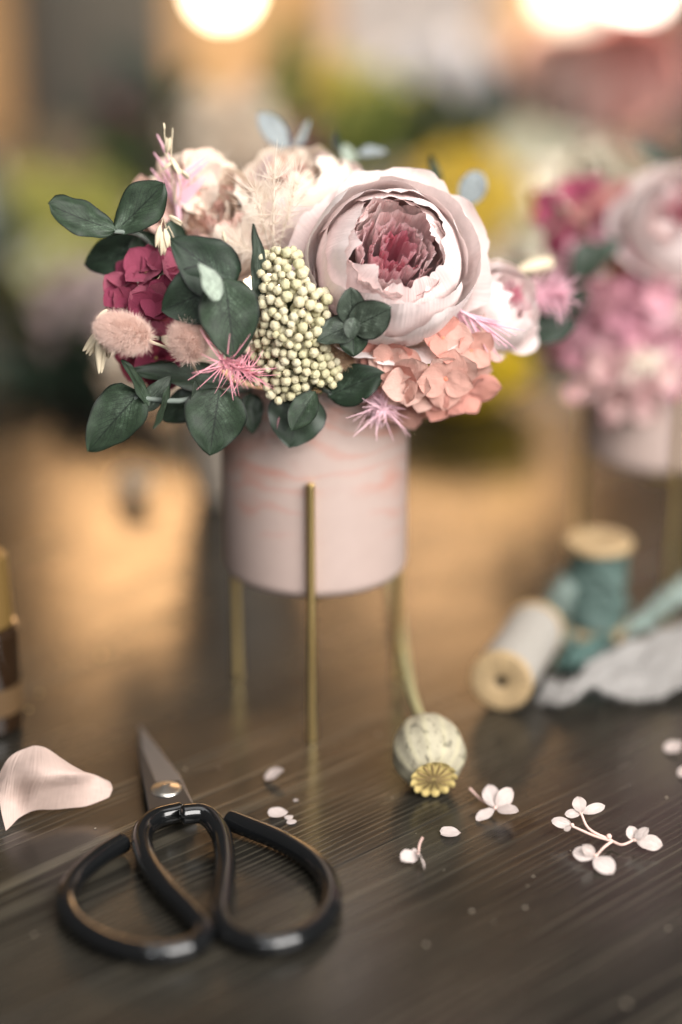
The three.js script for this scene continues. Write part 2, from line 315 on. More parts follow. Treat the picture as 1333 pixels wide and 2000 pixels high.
// dyed needle sprays: needles burst from points along a short axis
function needleSpray(label, axis, dirs, n, len, w, mat, seed, o = {}) {
  const base = axis[0], t = thing('needle_spray', label, 'dried plant', base, o.group), r = rng(seed);
  const c = axis.length > 1 ? new THREE.CatmullRomCurve3(axis.map(p => V(p))) : null;
  for (let i = 0; i < n; i++) {
    const p = c ? c.getPoint((o.from ?? 0.2) + (1 - (o.from ?? 0.2)) * r()) : V(base);
    const d = V(dirs[Math.floor(r() * dirs.length)]).normalize().addScaledVector(sphereDir(r), o.spread ?? 0.6).normalize();
    wpart('needle', hairs([[p, d, len * (0.55 + 0.6 * r()), w, sphereDir(r).multiplyScalar(o.bend ?? 0.25)]], 5), mat, t);
  }
  if (c) wpart('stem', tube(axis, w * 1.6, w, 12, 6), o.stem ?? mat, t);
  return t;
}
// oat-like dried grass with drooping spikelets: list of [stalk points], spikelet [base, tip]
function oatGrass(label, stalks, spikelets, mat = strawMat, w = 0.46) {
  const t = thing('oat_grass', label, 'dried grass', stalks[0][0], 'dried oat grasses in the arrangement');
  stalks.forEach(s => wpart('stalk', tube(s, 0.00045, 0.0003, 14, 5), mat, t));
  spikelets.forEach(([a, b], i) => {
    const A = V(a), B = V(b), L = B.distanceTo(A), q = new THREE.Quaternion().setFromUnitVectors(V(0, 1, 0), B.clone().sub(A).normalize());
    const husk = (tilt, tw) => { const g = new THREE.SphereGeometry(1, 8, 8); const P = g.attributes.position; for (let k = 0; k < P.count; k++) { const y = P.getY(k), f = 1 - 0.45 * Math.max(0, y); P.setXYZ(k, P.getX(k) * f * L * w * 0.32, (y * 0.5 + 0.5) * L, P.getZ(k) * f * L * w * 0.24); } g.rotateZ(tilt); g.rotateY(tw); g.applyQuaternion(q); g.translate(A.x, A.y, A.z); g.computeVertexNormals(); return g; };
    const sp = wpart('spikelet', mergeGeometries([husk(0.12, i), husk(-0.13, i + 0.6), husk(0.03, i + 1.9)]), mat, t);
  });
  return t;
}
// ---------------------------------------------------------------- pot and brass stand
const marble = (() => {                                           // pink clay with coral swirls that run round the pot, thicker near the top
  const t = dataTex(1024, 512, (u, v) => {
    const a = u * 6.2832, X = Math.cos(a), Y = Math.sin(a), n = fbm(X * 0.9, Y * 0.9, v * 3.2, 5);
    const q = v * 9 + 0.9 * Math.sin(a + 0.6) + 1.5 * n + 0.2 * noise(X * 3, Y * 3, v * 10), f = Math.abs(q - Math.round(q));
    const place = smooth(0.34, 0.6, v + 0.35 * noise(X * 1.3, Y * 1.3, v * 2 + 6)), w = 0.05 + 0.14 * Math.max(0, 0.35 + noise(X * 1.6, Y * 1.6, v * 4));
    const s = (1 - smooth(0, w * 2.6, f)) * place, s2 = smooth(0.05, 0.5, fbm(X * 1.4, Y * 1.4, v * 5 + 9, 4)) * smooth(0.2, 0.75, v);
    const g = 4 * fbm(X * 6, Y * 6, v * 12, 3), k = Math.min(1, 0.20 * s + 0.30 * s2);
    return [180 + g + (190 - 180) * k, 160 + g + (110 - 160) * k, 152 + g + (90 - 152) * k];
  });
  t.wrapS = THREE.RepeatWrapping; t.wrapT = THREE.ClampToEdgeWrapping; return t;
})();
const potMat = phys({ map: marble, roughness: 0.36, clearcoat: 0.25, clearcoatRoughness: 0.3, side: THREE.FrontSide });
const brassMat = phys({ color: rgb(0.80, 0.60, 0.26), metalness: 1, roughness: 0.3 });
const foamMat = phys({ color: rgb(0.06, 0.08, 0.05), roughness: 0.95 });
function potAndStand(pos, turn, labelPot, labelStand, top) {
  const pot = thing('flower_pot', labelPot, 'pot', [pos[0], 0.0787, pos[2]], 'marbled pots on brass stands');
  const H = top - 0.0787, R = 0.05, rd = 0.008, pr = [[0.0005, 0]];
  for (let i = 0; i <= 6; i++) { const a = i / 6 * Math.PI / 2; pr.push([R - rd + rd * Math.sin(a), rd - rd * Math.cos(a)]); }
  for (let i = 1; i <= 6; i++) pr.push([R, rd + (H - rd - 0.001) * i / 6]);
  pr.push([R - 0.001, H], [R - 0.005, H], [R - 0.0058, H - 0.001], [R - 0.0058, H - 0.014]);
  const g = new THREE.LatheGeometry(pr.map(p => new THREE.Vector2(...p)), 72);
  const P = g.attributes.position, uv = g.attributes.uv; for (let i = 0; i < P.count; i++) uv.setY(i, P.getY(i) / 0.11);
  part('pot_wall', g, potMat, pot).rotation.y = turn + 2.0;
  part('floral_foam', new THREE.CylinderGeometry(R - 0.006, R - 0.006, 0.02, 40).translate(0, H - 0.018, 0), foamMat, pot);
  const st = thing('pot_stand', labelStand, 'plant stand', pos, 'marbled pots on brass stands'); st.rotation.y = turn;
  const legG = tube([[0, 0.0005, 0], [0, 0.07, 0], [0, 0.1445, 0]], 0.0023, 0.0023, 4, 16);
  const cap = new THREE.SphereGeometry(0.0023, 14, 8).scale(1, 0.5, 1);
  for (let i = 0; i < 3; i++) {
    const a = i * 2.0944, lg = part('leg', legG, brassMat, st); lg.position.set(Math.sin(a) * 0.0530, 0, Math.cos(a) * 0.0530);
    part('cap', cap, brassMat, lg).position.y = 0.1445;
    const bar = part('crossbar', tube([[0, 0.0757, 0.0005], [0, 0.0757, 0.025], [0, 0.0757, 0.0515]], 0.0021, 0.0021, 4, 12), brassMat, st); bar.rotation.y = a;
  }
  part('hub', new THREE.LatheGeometry([[0.0001, -0.0145], [0.0045, -0.0140], [0.0085, -0.0115], [0.0090, -0.0085], [0.0062, -0.0060], [0.0060, 0.0002], [0.0001, 0.0002]].map(p => new THREE.Vector2(...p)), 28).translate(0, 0.0757, 0), brassMat, st);
}
potAndStand([0, 0, 0], -0.025, 'blush pink marbled pot under the large open rose', 'brass three-legged stand under the pot with the open rose', 0.192);
potAndStand([0.222, 0, -0.206], 0.05, 'blush pink marbled pot behind the teal ribbon spool', 'brass three-legged stand behind the teal ribbon spool', 0.192);

// ---------------------------------------------------------------- flowers of the main bouquet
const blush = [petalMat(0.96, 0.845, 0.83), petalMat(0.955, 0.82, 0.805), petalMat(0.97, 0.875, 0.86)];
const blushMid = [petalMat(0.93, 0.70, 0.69), petalMat(0.94, 0.77, 0.75)];
const pinkHeart = [petalMat(0.95, 0.70, 0.72), petalMat(0.92, 0.56, 0.61), petalMat(0.96, 0.80, 0.80)];
const deepHeart = [petalMat(0.64, 0.14, 0.22), petalMat(0.82, 0.34, 0.42)];
const creamPetal = [petalMat(0.93, 0.82, 0.71), petalMat(0.92, 0.77, 0.66)];
const peach = [petalMat(0.91, 0.72, 0.60), petalMat(0.90, 0.62, 0.54), petalMat(0.92, 0.79, 0.67)];
// a full cup: ball shells closing towards the heart, then crumpled heart petals
const roseRings = (k, b = blush, m = blushMid, h = pinkHeart, d = deepHeart) => { const c = 0.041 * k; return [
  [5, 0.0480 * k, c, 0.80, b, { shell: 1, th1: 1.56, flare: 0.20, amp: 0.035, jit: 0.03 }],
  [4, 0.0455 * k, c, 0.98, b, { shell: 1, th1: 2.02, flare: 0.09, amp: 0.04, jit: 0.03 }],
  [4, 0.0418 * k, c, 1.00, b, { shell: 1, th1: 2.24, flare: 0.08, amp: 0.04, jit: 0.03 }],
  [4, 0.0380 * k, c, 0.95, [b[0], b[1]], { shell: 1, th1: 2.42, flare: 0.08, amp: 0.045, jit: 0.03 }],
  [5, 0.0340 * k, c, 0.72, [b[1], m[1]], { shell: 1, th1: 2.52, flare: 0.09, amp: 0.05, jit: 0.03 }],
  [10, 0.0285 * k, 0.0668 * k, 0.60, [m[0], m[1 % m.length], b[1]], { roll: -0.08, amp: 0.16, pr: 0.42, ph: 1.2, jit: 0.05, loose: 1, round: 0.08, nu: 26, nv: 18 }],
  [9, 0.0218 * k, 0.0680 * k, 0.62, [h[0], h[2 % h.length], m[0], m[1 % m.length]], { roll: -0.05, amp: 0.26, pr: 0.5, ph: 1.3, jit: 0.05, loose: 1, round: 0.08, nu: 26, nv: 18 }],
  [9, 0.0155 * k, 0.0695 * k, 0.75, [h[0], h[2 % h.length], h[1]], { roll: -0.12, amp: 0.34, pr: 0.55, ph: 1.3, jit: 0.06, loose: 1, round: 0.08, nu: 26, nv: 18 }],
  [7, 0.0095 * k, 0.0685 * k, 0.9, [h[1], d[1 % d.length]], { roll: -0.1, amp: 0.45, pr: 0.55, ph: 1.3, jit: 0.07, loose: 1, round: 0.08, nu: 22, nv: 16 }],
]; };
rose('large open blush rose with crumpled deep pink heart', [0.0348, 0.2384, 0.014], [0.11, 0.50, 0.86], roseRings(0.90), 21, { spin: 0.4, stem: 0.03 });
rose('pale cream rose behind the large open rose, seen from its side', [-0.0023, 0.2453, -0.03], [-0.15, 0.92, 0.3], roseRings(0.74, [creamPetal[0], blush[1], creamPetal[0]], creamPetal, peach, peach), 35, { stem: 0.03 });
rose('soft peach rose beside the cream plume', [-0.0445, 0.247, -0.015], [-0.15, 0.72, 0.66], roseRings(0.62, creamPetal, peach, peach, peach), 38, { stem: 0.03 });
rose('pale rose tucked behind the pink spiky needles', [0.081, 0.2147, -0.004], [0.6, 0.5, 0.45], roseRings(0.50), 47, { stem: 0.03 });

const magenta = [petalMat(0.38, 0.075, 0.135), petalMat(0.32, 0.055, 0.11), petalMat(0.46, 0.12, 0.185)];
const coral = [petalMat(0.74, 0.42, 0.35), petalMat(0.73, 0.35, 0.29), petalMat(0.76, 0.49, 0.42)];
const eyeMagenta = phys({ color: rgb(0.4, 0.25, 0.1), roughness: 0.7 }), eyeCoral = phys({ color: rgb(0.78, 0.22, 0.13), roughness: 0.7 });
hydrangea('deep magenta hydrangea beside the pale bunny tail', [-0.0773, 0.2292, 0.043], [0.018, 0.030, 0.016], [-0.15, 0.0, 1], 28, 0.0122, magenta, 5, { root: [0, 0.185, 0.01], eye: eyeMagenta, min: -0.1 });
hydrangea('coral pink hydrangea under the large open rose', [0.0541, 0.2074, 0.046], [0.032, 0.022, 0.02], [0.1, 0, 1], 23, 0.0136, coral, 8, { root: [0, 0.185, 0.01], eye: eyeCoral, min: -0.1 });
hydrangea('peach hydrangea at the back beside the soft peach rose', [-0.0641, 0.271, -0.012], [0.022, 0.026, 0.018], [-0.1, 0.35, 1], 24, 0.0125, peach, 9, { root: [0, 0.185, 0.01], eye: eyeCoral });

// ---------------------------------------------------------------- rice flower: a dense head of round buds
{
  const outline = [[-0.0242, 0.2658, 0.08], [-0.0152, 0.2687, 0.08], [-0.0053, 0.2665, 0.08], [-0.001, 0.253, 0.08], [0.0077, 0.2468, 0.08], [0.0077, 0.2368, 0.08], [0.0013, 0.2293, 0.08], [0.0101, 0.2179, 0.08], [0.0156, 0.2072, 0.08], [0.0101, 0.2013, 0.08], [0.0002, 0.2046, 0.08], [-0.0098, 0.1961, 0.08], [-0.016, 0.1943, 0.08], [-0.0259, 0.2021, 0.08], [-0.0295, 0.209, 0.08], [-0.0288, 0.2204, 0.08], [-0.0241, 0.2381, 0.08]];
  const base = [-0.0112, 0.1777, 0.03], t = thing('rice_flower', 'dense head of round cream green rice flower buds', 'rice flower', base), r = rng(77);
  const inside = (x, y) => { let c = false; for (let i = 0, j = outline.length - 1; i < outline.length; j = i++) { const [xi, yi] = outline[i], [xj, yj] = outline[j]; if ((yi > y) !== (yj > y) && x < (xj - xi) * (y - yi) / (yj - yi) + xi) c = !c; } return c; };
  const budGeo = [0, 1, 2, 3].map(k => {
    const g = new THREE.IcosahedronGeometry(1, 3), P = g.attributes.position;
    for (let i = 0; i < P.count; i++) { const d = V(P.getX(i), P.getY(i), P.getZ(i)).normalize(); const a = Math.atan2(d.x, d.z), pol = Math.acos(d.y); const sc = 1 + 0.05 * Math.cos(a * 5 + k + Math.floor(pol * 2.2) * 0.63) * Math.sin(pol) + 0.10 * noise(d.x * 3.2, d.y * 3.2, d.z * 3.2 + k * 9) + 0.05 * Math.max(0, d.y - 0.8) * 3; P.setXYZ(i, d.x * sc, d.y * sc * 1.05, d.z * sc); }
    g.computeVertexNormals(); return g;
  });
  const budTex = dataTex(128, 128, (u, v) => { const n = fbm(u * 12, v * 12, 2, 4), g = 1 + 0.16 * n; return [198 * g, 190 * g, 162 * g]; });
  const budMats = [[1, 1, 1], [0.95, 0.95, 0.9], [1.0, 0.98, 0.92], [0.9, 0.91, 0.8]].map(c => phys({ color: rgb(...c), map: budTex, roughness: 0.7, transmission: 0 }));
  const xs = outline.map(p => p[0]), ys = outline.map(p => p[1]), x0 = Math.min(...xs), x1 = Math.max(...xs), y0 = Math.min(...ys), y1 = Math.max(...ys), got = [];
  const B = V(base);
  for (let i = 0; i < 16000 && got.length < 298; i++) {
    const x = x0 + (x1 - x0) * r(), y = y0 + (y1 - y0) * r(); if (!inside(x, y)) continue;
    const fx = (x - x0) / (x1 - x0), fy = (y - y0) / (y1 - y0);
    const dome = 0.016 * Math.sin(Math.PI * Math.min(1, Math.max(0, fx))) * Math.sin(Math.PI * Math.min(1, Math.max(0.08, fy))), layer = i > 5000 ? 0.003 + 0.0075 * r() : 0, z = 0.0705 + dome - layer + 0.0018 * (r() - 0.5);
    const R = 0.0019 + 0.0009 * r(), p = V(x, y, z); if (got.some(q => q[0].distanceTo(p) < (q[1] + R) * 0.88)) continue;
    got.push([p, R]);
    const m = part('bud', budGeo[Math.floor(r() * 4)], budMats[Math.floor(r() * 4)], t); m.position.copy(p).sub(B); m.scale.setScalar(R); m.rotation.set(r() * 0.8 + 0.5, r() * 6.28, r() * 0.8);
  }
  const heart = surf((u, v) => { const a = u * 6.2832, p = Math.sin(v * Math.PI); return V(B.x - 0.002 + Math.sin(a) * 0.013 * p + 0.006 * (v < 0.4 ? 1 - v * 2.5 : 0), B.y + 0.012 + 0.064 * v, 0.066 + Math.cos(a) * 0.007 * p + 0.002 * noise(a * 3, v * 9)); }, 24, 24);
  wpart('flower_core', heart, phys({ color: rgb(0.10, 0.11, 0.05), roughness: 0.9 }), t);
  for (const [x, y] of [[0.0, 0.03], [-0.009, 0.05], [0.008, 0.05], [-0.006, 0.075], [0.012, 0.032], [-0.012, 0.025], [-0.002, 0.062]]) wpart('stem', tube([base, V(B.x + x * 0.5, B.y + y * 0.6, 0.055).toArray(), V(B.x + x, B.y + y, 0.073).toArray()], 0.0012, 0.0008, 10, 6), oliveLeafMat, t);
  for (let i = 0; i < got.length; i += 3) { const [p] = got[i]; wpart('pedicel', tube([V(p.x * 0.7 + (B.x) * 0.3, p.y - 0.008, 0.058).toArray(), V(p.x, p.y - 0.003, p.z - 0.006).toArray(), p.toArray()], 0.0004, 0.0004, 5, 4), oliveLeafMat, t); }
}

// ---------------------------------------------------------------- eucalyptus
const [L0, L1, L2] = leafMats;
function sprig(label, base, stems, cat = 'eucalyptus', name = 'eucalyptus_sprig', group, mat = twigMat) {
  const t = thing(name, label, cat, base, group); stems.forEach(([pts, a = 0.0016, b = 0.0011]) => wpart('stem', tube(pts, a, b, 16, 8), mat, t)); return t;
}
{
  const t = sprig('eucalyptus sprig of three broad green leaves beside the rice flower', [-0.0429, 0.2022, 0.02], [[[[-0.0429, 0.2022, 0.02], [-0.0413, 0.2347, 0.055], [-0.0415, 0.2551, 0.086]]], [[[-0.0415, 0.2551, 0.086], [-0.0449, 0.2569, 0.092], [-0.0473, 0.2572, 0.099]], 0.0007, 0.0005]]);
  leaf(t, [-0.0378, 0.2546, 0.083], [-0.0655, 0.276, 0.08], 0.80, [0.15, 0.35, 0.9], L1, { p: 0.66, fold: 0.10, curl: 0.05 });
  leaf(t, [-0.0415, 0.2551, 0.085], [-0.0702, 0.2434, 0.088], 0.90, [-0.1, 0.15, 1], L1, { p: 0.8, fold: 0.06 });
  leaf(t, [-0.0404, 0.2565, 0.087], [-0.0361, 0.2211, 0.094], 0.80, [0.15, 0.25, 0.95], L0, { p: 0.72, fold: 0.07, curl: 0.06 });
  leaf(t, [-0.0427, 0.2509, 0.099], [-0.0503, 0.2689, 0.103], 0.62, [0.95, 0.1, 0.75], paleLeafMat, { fold: 0.05 });
}
{
  const t = sprig('eucalyptus sprig of bent olive green leaves above the magenta hydrangea', [-0.0753, 0.2353, 0], [[[[-0.0753, 0.2353, 0], [-0.0795, 0.2601, 0.03], [-0.0852, 0.2713, 0.045], [-0.096, 0.2747, 0.055]]]]);
  leaf(t, [-0.0951, 0.275, 0.054], [-0.1264, 0.2878, 0.062], 0.56, [0.1, 0.6, 0.75], L0, { p: 1.1, fold: 0.03, curl: -0.14, q: 0.42, wave: 0.07 });
  leaf(t, [-0.0974, 0.2721, 0.052], [-0.0714, 0.2953, 0.045], 0.66, [-0.45, 0.1, 0.85], L0, { p: 1.3, fold: 0.05, curl: -0.1, q: 0.7 });
  leaf(t, [-0.0811, 0.262, 0.034], [-0.1148, 0.2544, 0.03], 0.70, [-0.2, 0.55, 0.8], L1, { p: 0.75 });
  leaf(t, [-0.0847, 0.27, 0.036], [-0.079, 0.244, 0.03], 0.72, [0.2, -0.1, 1], darkLeafMat, { p: 0.8 });
  leaf(t, [-0.0723, 0.2737, 0.02], [-0.0647, 0.2503, 0.02], 0.5, [0.2, 0.2, 1], darkLeafMat);
}
{
  const t = sprig('long eucalyptus sprig with pointed leaves drooping past the pot rim', [-0.0295, 0.1886, 0.03], [[[[-0.0295, 0.1886, 0.03], [-0.0475, 0.1983, 0.072], [-0.0646, 0.1961, 0.078], [-0.086, 0.199, 0.082]], 0.0019, 0.0012]]);
  leaf(t, [-0.0845, 0.2001, 0.082], [-0.1089, 0.1739, 0.088], 0.74, [-0.1, 0.45, 0.9], L0, { p: 0.62, fold: 0.14, curl: 0.10 });
  leaf(t, [-0.0786, 0.1952, 0.083], [-0.0895, 0.2179, 0.08], 0.42, [0.93, 0.25, 0.35], L0, { fold: 0.05 });
  leaf(t, [-0.0825, 0.1923, 0.08], [-0.0682, 0.2082, 0.078], 0.50, [0.3, 0.4, 0.85], L2, { fold: 0.08 });
  leaf(t, [-0.0687, 0.2044, 0.083], [-0.075, 0.1837, 0.086], 0.44, [0.95, 0.2, 0.35], L0, { fold: 0.05 });
  leaf(t, [-0.0452, 0.2004, 0.076], [-0.0497, 0.1715, 0.086], 1.0, [0.05, 0.4, 0.92], L0, { p: 0.7, fold: 0.07, curl: 0.12 });
  leaf(t, [-0.0407, 0.2001, 0.06], [-0.0883, 0.2106, 0.066], 0.36, [0, 0.8, 0.6], darkLeafMat, { p: 0.9, fold: 0.1 });
  leaf(t, [-0.0554, 0.1944, 0.062], [-0.0745, 0.1817, 0.062], 0.72, [0, 0.3, 1], darkLeafMat);
  leaf(t, [-0.0577, 0.1943, 0.078], [-0.0557, 0.2067, 0.08], 0.42, [0.6, 0.2, 0.75], L2);
  leaf(t, [-0.0311, 0.1921, 0.05], [-0.0301, 0.173, 0.056], 0.6, [0.2, 0.1, 1], darkLeafMat);
}
{
  const t = sprig('grey green eucalyptus rosette of five rounded leaves below the rose', [0.023, 0.1994, 0.03], [[[[0.023, 0.1994, 0.03], [0.0211, 0.2204, 0.06], [0.0199, 0.2351, 0.082]]]]);
  leaf(t, [0.0209, 0.2356, 0.082], [0.0026, 0.2285, 0.086], 0.78, [-0.25, 0.55, 0.8], L2, { p: 0.85, fold: 0.1, wave: 0.1 });
  leaf(t, [0.02, 0.2346, 0.08], [0.0189, 0.2524, 0.084], 0.80, [0, 0.1, 1], L2, { p: 1.0, q: 0.55 });
  leaf(t, [0.0199, 0.2335, 0.082], [0.0368, 0.2444, 0.09], 0.88, [0.25, 0.35, 0.9], L2, { p: 1.0, q: 0.55, wave: 0.06 });
  leaf(t, [0.0195, 0.2331, 0.08], [0.0204, 0.221, 0.086], 1.1, [0, 0.6, 0.75], L0, { p: 0.9, wave: 0.1 });
  leaf(t, [0.0204, 0.2395, 0.088], [0.0184, 0.231, 0.092], 0.85, [-0.1, 0.35, 0.95], L2, { p: 0.9, q: 0.6 });
}
{
  const t = sprig('dark eucalyptus leaves hanging over the front rim of the pot', [-0.0006, 0.1967, 0.03], [[[[-0.0006, 0.1967, 0.03], [-0.0012, 0.1969, 0.055], [-0.0025, 0.1959, 0.07]]], [[[-0.0006, 0.1967, 0.03], [0.0049, 0.197, 0.06], [0.0088, 0.1966, 0.066]]]]);
  leaf(t, [-0.0051, 0.196, 0.064], [-0.0112, 0.171, 0.072], 1.1, [0, 0.3, 0.95], darkLeafMat, { p: 0.8, fold: 0.05 });
  leaf(t, [0.0016, 0.1999, 0.074], [-0.0099, 0.1825, 0.082], 0.62, [-0.25, 0.15, 0.95], L0, { p: 0.95 });
  leaf(t, [0.0075, 0.1936, 0.062], [0.0336, 0.2081, 0.07], 0.68, [0.1, 0.45, 0.9], L1, { p: 0.9, fold: 0.08 });
}
{
  const t = sprig('narrow curled eucalyptus leaf standing behind the rice flower top', [-0.027, 0.2233, 0.04], [[[[-0.027, 0.2233, 0.04], [-0.0257, 0.2384, 0.06], [-0.0253, 0.2482, 0.072]]]]);
  leaf(t, [-0.0248, 0.2462, 0.072], [-0.0253, 0.2816, 0.076], 0.22, [-0.35, 0.1, 0.9], L2, { twist: 1.2, wave: 0.05, p: 0.62 });
  leaf(t, [-0.0232, 0.2561, 0.06], [-0.0121, 0.2651, 0.062], 0.45, [0, 0.2, 1], L1);
}
{
  const t = sprig('blue grey eucalyptus tips rising behind the roses', [0.029, 0.2506, -0.045], [
    [[[0.029, 0.2506, -0.045], [-0.0043, 0.2757, -0.06], [-0.0149, 0.2946, -0.07]], 0.0011, 0.0007], [[[0.029, 0.2506, -0.045], [0.0594, 0.2608, -0.05], [0.0674, 0.2751, -0.06]], 0.0011, 0.0007], [[[0.029, 0.2506, -0.045], [0.0706, 0.2524, -0.05], [0.0839, 0.2688, -0.055]], 0.0011, 0.0006], [[[0.029, 0.2506, -0.045], [0.0208, 0.2796, -0.07], [0.0124, 0.2948, -0.08]], 0.0011, 0.0007]]);
  leaf(t, [-0.0138, 0.2957, -0.07], [-0.0302, 0.3155, -0.07], 0.55, [0.2, 0.4, 0.9], blueLeafMat, { p: 1.1 });
  leaf(t, [-0.0121, 0.2963, -0.07], [-0.0021, 0.3105, -0.075], 0.28, [0.8, 0.2, 0.5], blueLeafMat);
  leaf(t, [0.068, 0.2715, -0.06], [0.0632, 0.2939, -0.06], 0.26, [0.3, 0.1, 0.9], L0, { p: 1 });
  leaf(t, [0.0811, 0.2688, -0.055], [0.089, 0.2859, -0.055], 0.80, [0.1, 0.1, 1], blueLeafMat, { p: 1.1, q: 0.5 });
  leaf(t, [0.0509, 0.2768, -0.05], [0.0448, 0.2872, -0.05], 0.7, [0, 0.2, 1], blueLeafMat);
  leaf(t, [0.0124, 0.292, -0.08], [0.0113, 0.3048, -0.08], 0.4, [0, 0.2, 1], L0);
  leaf(t, [0.0236, 0.292, -0.08], [0.0394, 0.2943, -0.08], 0.45, [0, 0.7, 0.7], blueLeafMat);
  leaf(t, [0.0208, 0.2872, -0.075], [0.0157, 0.2978, -0.075], 0.7, [0, 0.2, 1], paleLeafMat);
}
{
  const t = sprig('dark eucalyptus leaf pointing out below the pink brush spray', [0.0787, 0.2062, -0.03], [[[[0.0787, 0.2062, -0.03], [0.0981, 0.2062, -0.03], [0.113, 0.2056, -0.03]]]]);
  leaf(t, [0.1109, 0.2048, -0.03], [0.1411, 0.2079, -0.03], 0.62, [0.1, 0.4, 0.9], L1, { p: 0.95 });
  leaf(t, [0.0956, 0.2264, -0.04], [0.1091, 0.2377, -0.04], 0.5, [0.1, 0.3, 0.9], L1);
}

// ---------------------------------------------------------------- grasses, sprays and plume
const fluffMat = phys({ color: rgb(0.85, 0.66, 0.58), roughness: 0.95, transmission: 0.2, sheen: 0.4, sheenColor: rgb(1, 0.9, 0.85), sheenRoughness: 0.6 });
const tanFluff = phys({ color: rgb(0.62, 0.44, 0.29), roughness: 0.95, transmission: 0.2 });
bunnyTail('plump pale pink bunny tail at the outer edge of the bouquet', [-0.0776, 0.227, 0.082], [-0.0998, 0.2355, 0.086], 0.0086, fluffMat, [-0.0647, 0.2173, 0.07], 3);
bunnyTail('small round bunny tail between magenta petals and a broad leaf', [-0.0582, 0.2187, 0.083], [-0.0587, 0.2365, 0.086], 0.0086, fluffMat, [-0.057, 0.2048, 0.06], 4);
bunnyTail('tan bunny tail half hidden under the grey green rosette', [0.0201, 0.2108, 0.058], [0.0055, 0.2204, 0.062], 0.0075, tanFluff, [0.026, 0.1994, 0.04], 6);
const rosyNeedle = phys({ color: rgb(0.78, 0.38, 0.44), roughness: 0.7 }), paleNeedle = phys({ color: rgb(0.84, 0.58, 0.64), roughness: 0.7 }), lilacNeedle = phys({ color: rgb(0.84, 0.54, 0.62), roughness: 0.7, transmission: 0.15 });
needleSpray('rose pink needle spray over the rice flower edge', [[-0.0275, 0.2063, 0.07], [-0.0341, 0.2137, 0.085], [-0.0438, 0.2211, 0.092]], [[-0.5, 0.7, 0.5], [-1, 0.1, 0.4], [0.2, 0.9, 0.4], [0.9, -0.3, 0.5], [-0.2, -0.8, 0.6], [1, 0.0, 0.4]], 120, 0.0128, 0.0004, rosyNeedle, 14, { spread: 0.55, bend: 0.6 });
needleSpray('pale pink needle spray lying against the upper pot wall', [[0.0279, 0.1915, 0.05], [0.0324, 0.1904, 0.06], [0.0358, 0.1869, 0.066]], [[-0.4, 0.9, 0.3], [0.6, 0.8, 0.2], [0.9, -0.1, 0.2], [0.2, -1, 0.2], [-0.8, -0.2, 0.3]], 120, 0.0128, 0.00034, paleNeedle, 15, { spread: 0.55, bend: 0.6 });
needleSpray('mauve needle tuft hanging under the rice flower', [[-0.0167, 0.1917, 0.06], [-0.0153, 0.1882, 0.066]], [[-0.3, -1, 0.2], [0.3, -1, 0.2]], 22, 0.010, 0.00028, rosyNeedle, 16, { spread: 0.3, bend: 0.1 });
needleSpray('long lilac pink spiky needles jutting out past the coral hydrangea', [[0.0659, 0.2375, 0.045], [0.0744, 0.234, 0.052], [0.0806, 0.2308, 0.055]], [[1, -0.5, 0.2], [1, -0.75, 0.25], [0.9, -0.3, 0.2], [0.6, -0.9, 0.2]], 22, 0.026, 0.0006, lilacNeedle, 17, { spread: 0.14, bend: 0.12 });
needleSpray('bright pink brush spray at the outer side of the bouquet', [[0.0886, 0.2253, -0.02], [0.1049, 0.2253, -0.02], [0.1212, 0.2264, -0.02], [0.1321, 0.2259, -0.02]], [[0.4, 1, 0.2], [0.4, -1, 0.2], [0.5, 0.2, 1], [0.8, 0.5, -0.2], [0.8, -0.5, 0.4]], 150, 0.0125, 0.0005, lilacNeedle, 18, { from: 0.3, spread: 0.4 });
needleSpray('upright rose pink blades behind the peach hydrangea', [[-0.0679, 0.2722, 0.012], [-0.0685, 0.2852, 0.012], [-0.0672, 0.2942, 0.012]], [[-0.5, 1, 0], [0.9, 0.8, 0], [0.8, 0.7, 0]], 14, 0.021, 0.0013, lilacNeedle, 19, { spread: 0.12, bend: 0.08 });
const plumeMat = phys({ color: rgb(0.95, 0.86, 0.76), roughness: 0.85, transmission: 0.3 });
{
  const t = thing('feather_plume', 'cream feathery plume between peach hydrangea and large rose', 'dried plant', [-0.0199, 0.2503, 0.02]), r = rng(61);
  const stems = [[[-0.0199, 0.2503, 0.02], [-0.0192, 0.2698, 0.04], [-0.0182, 0.2984, 0.046]], [[-0.0199, 0.2503, 0.02], [-0.024, 0.2745, 0.038], [-0.0275, 0.292, 0.04]], [[-0.0199, 0.2503, 0.02], [-0.0126, 0.277, 0.038], [-0.0079, 0.295, 0.04]], [[-0.0199, 0.2503, 0.02], [-0.0306, 0.2613, 0.036], [-0.0392, 0.2644, 0.036]], [[-0.0199, 0.2503, 0.02], [-0.0477, 0.2779, 0], [-0.0508, 0.2893, -0.01]]];
  for (const s of stems) {
    const f = wpart('frond', tube(s, 0.0007, 0.0004, 12, 5), plumeMat, t), c = new THREE.CatmullRomCurve3(s.map(p => V(p))), list = [];
    for (let k = 0; k < 7; k++) { const q = 0.42 + 0.58 * k / 6, o = c.getPoint(q), tn = c.getTangent(q); for (let i = 0; i < 26; i++) { const d = sphereDir(r).addScaledVector(tn, 0.75).normalize(); list.push([o, d, 0.007 + 0.0085 * r(), 0.00011, sphereDir(r).multiplyScalar(0.2).addScaledVector(tn, 0.25)]); } }
    const h = wpart('filaments', hairs(list, 4), plumeMat, t); h.userData.kind = 'stuff';
  }
}
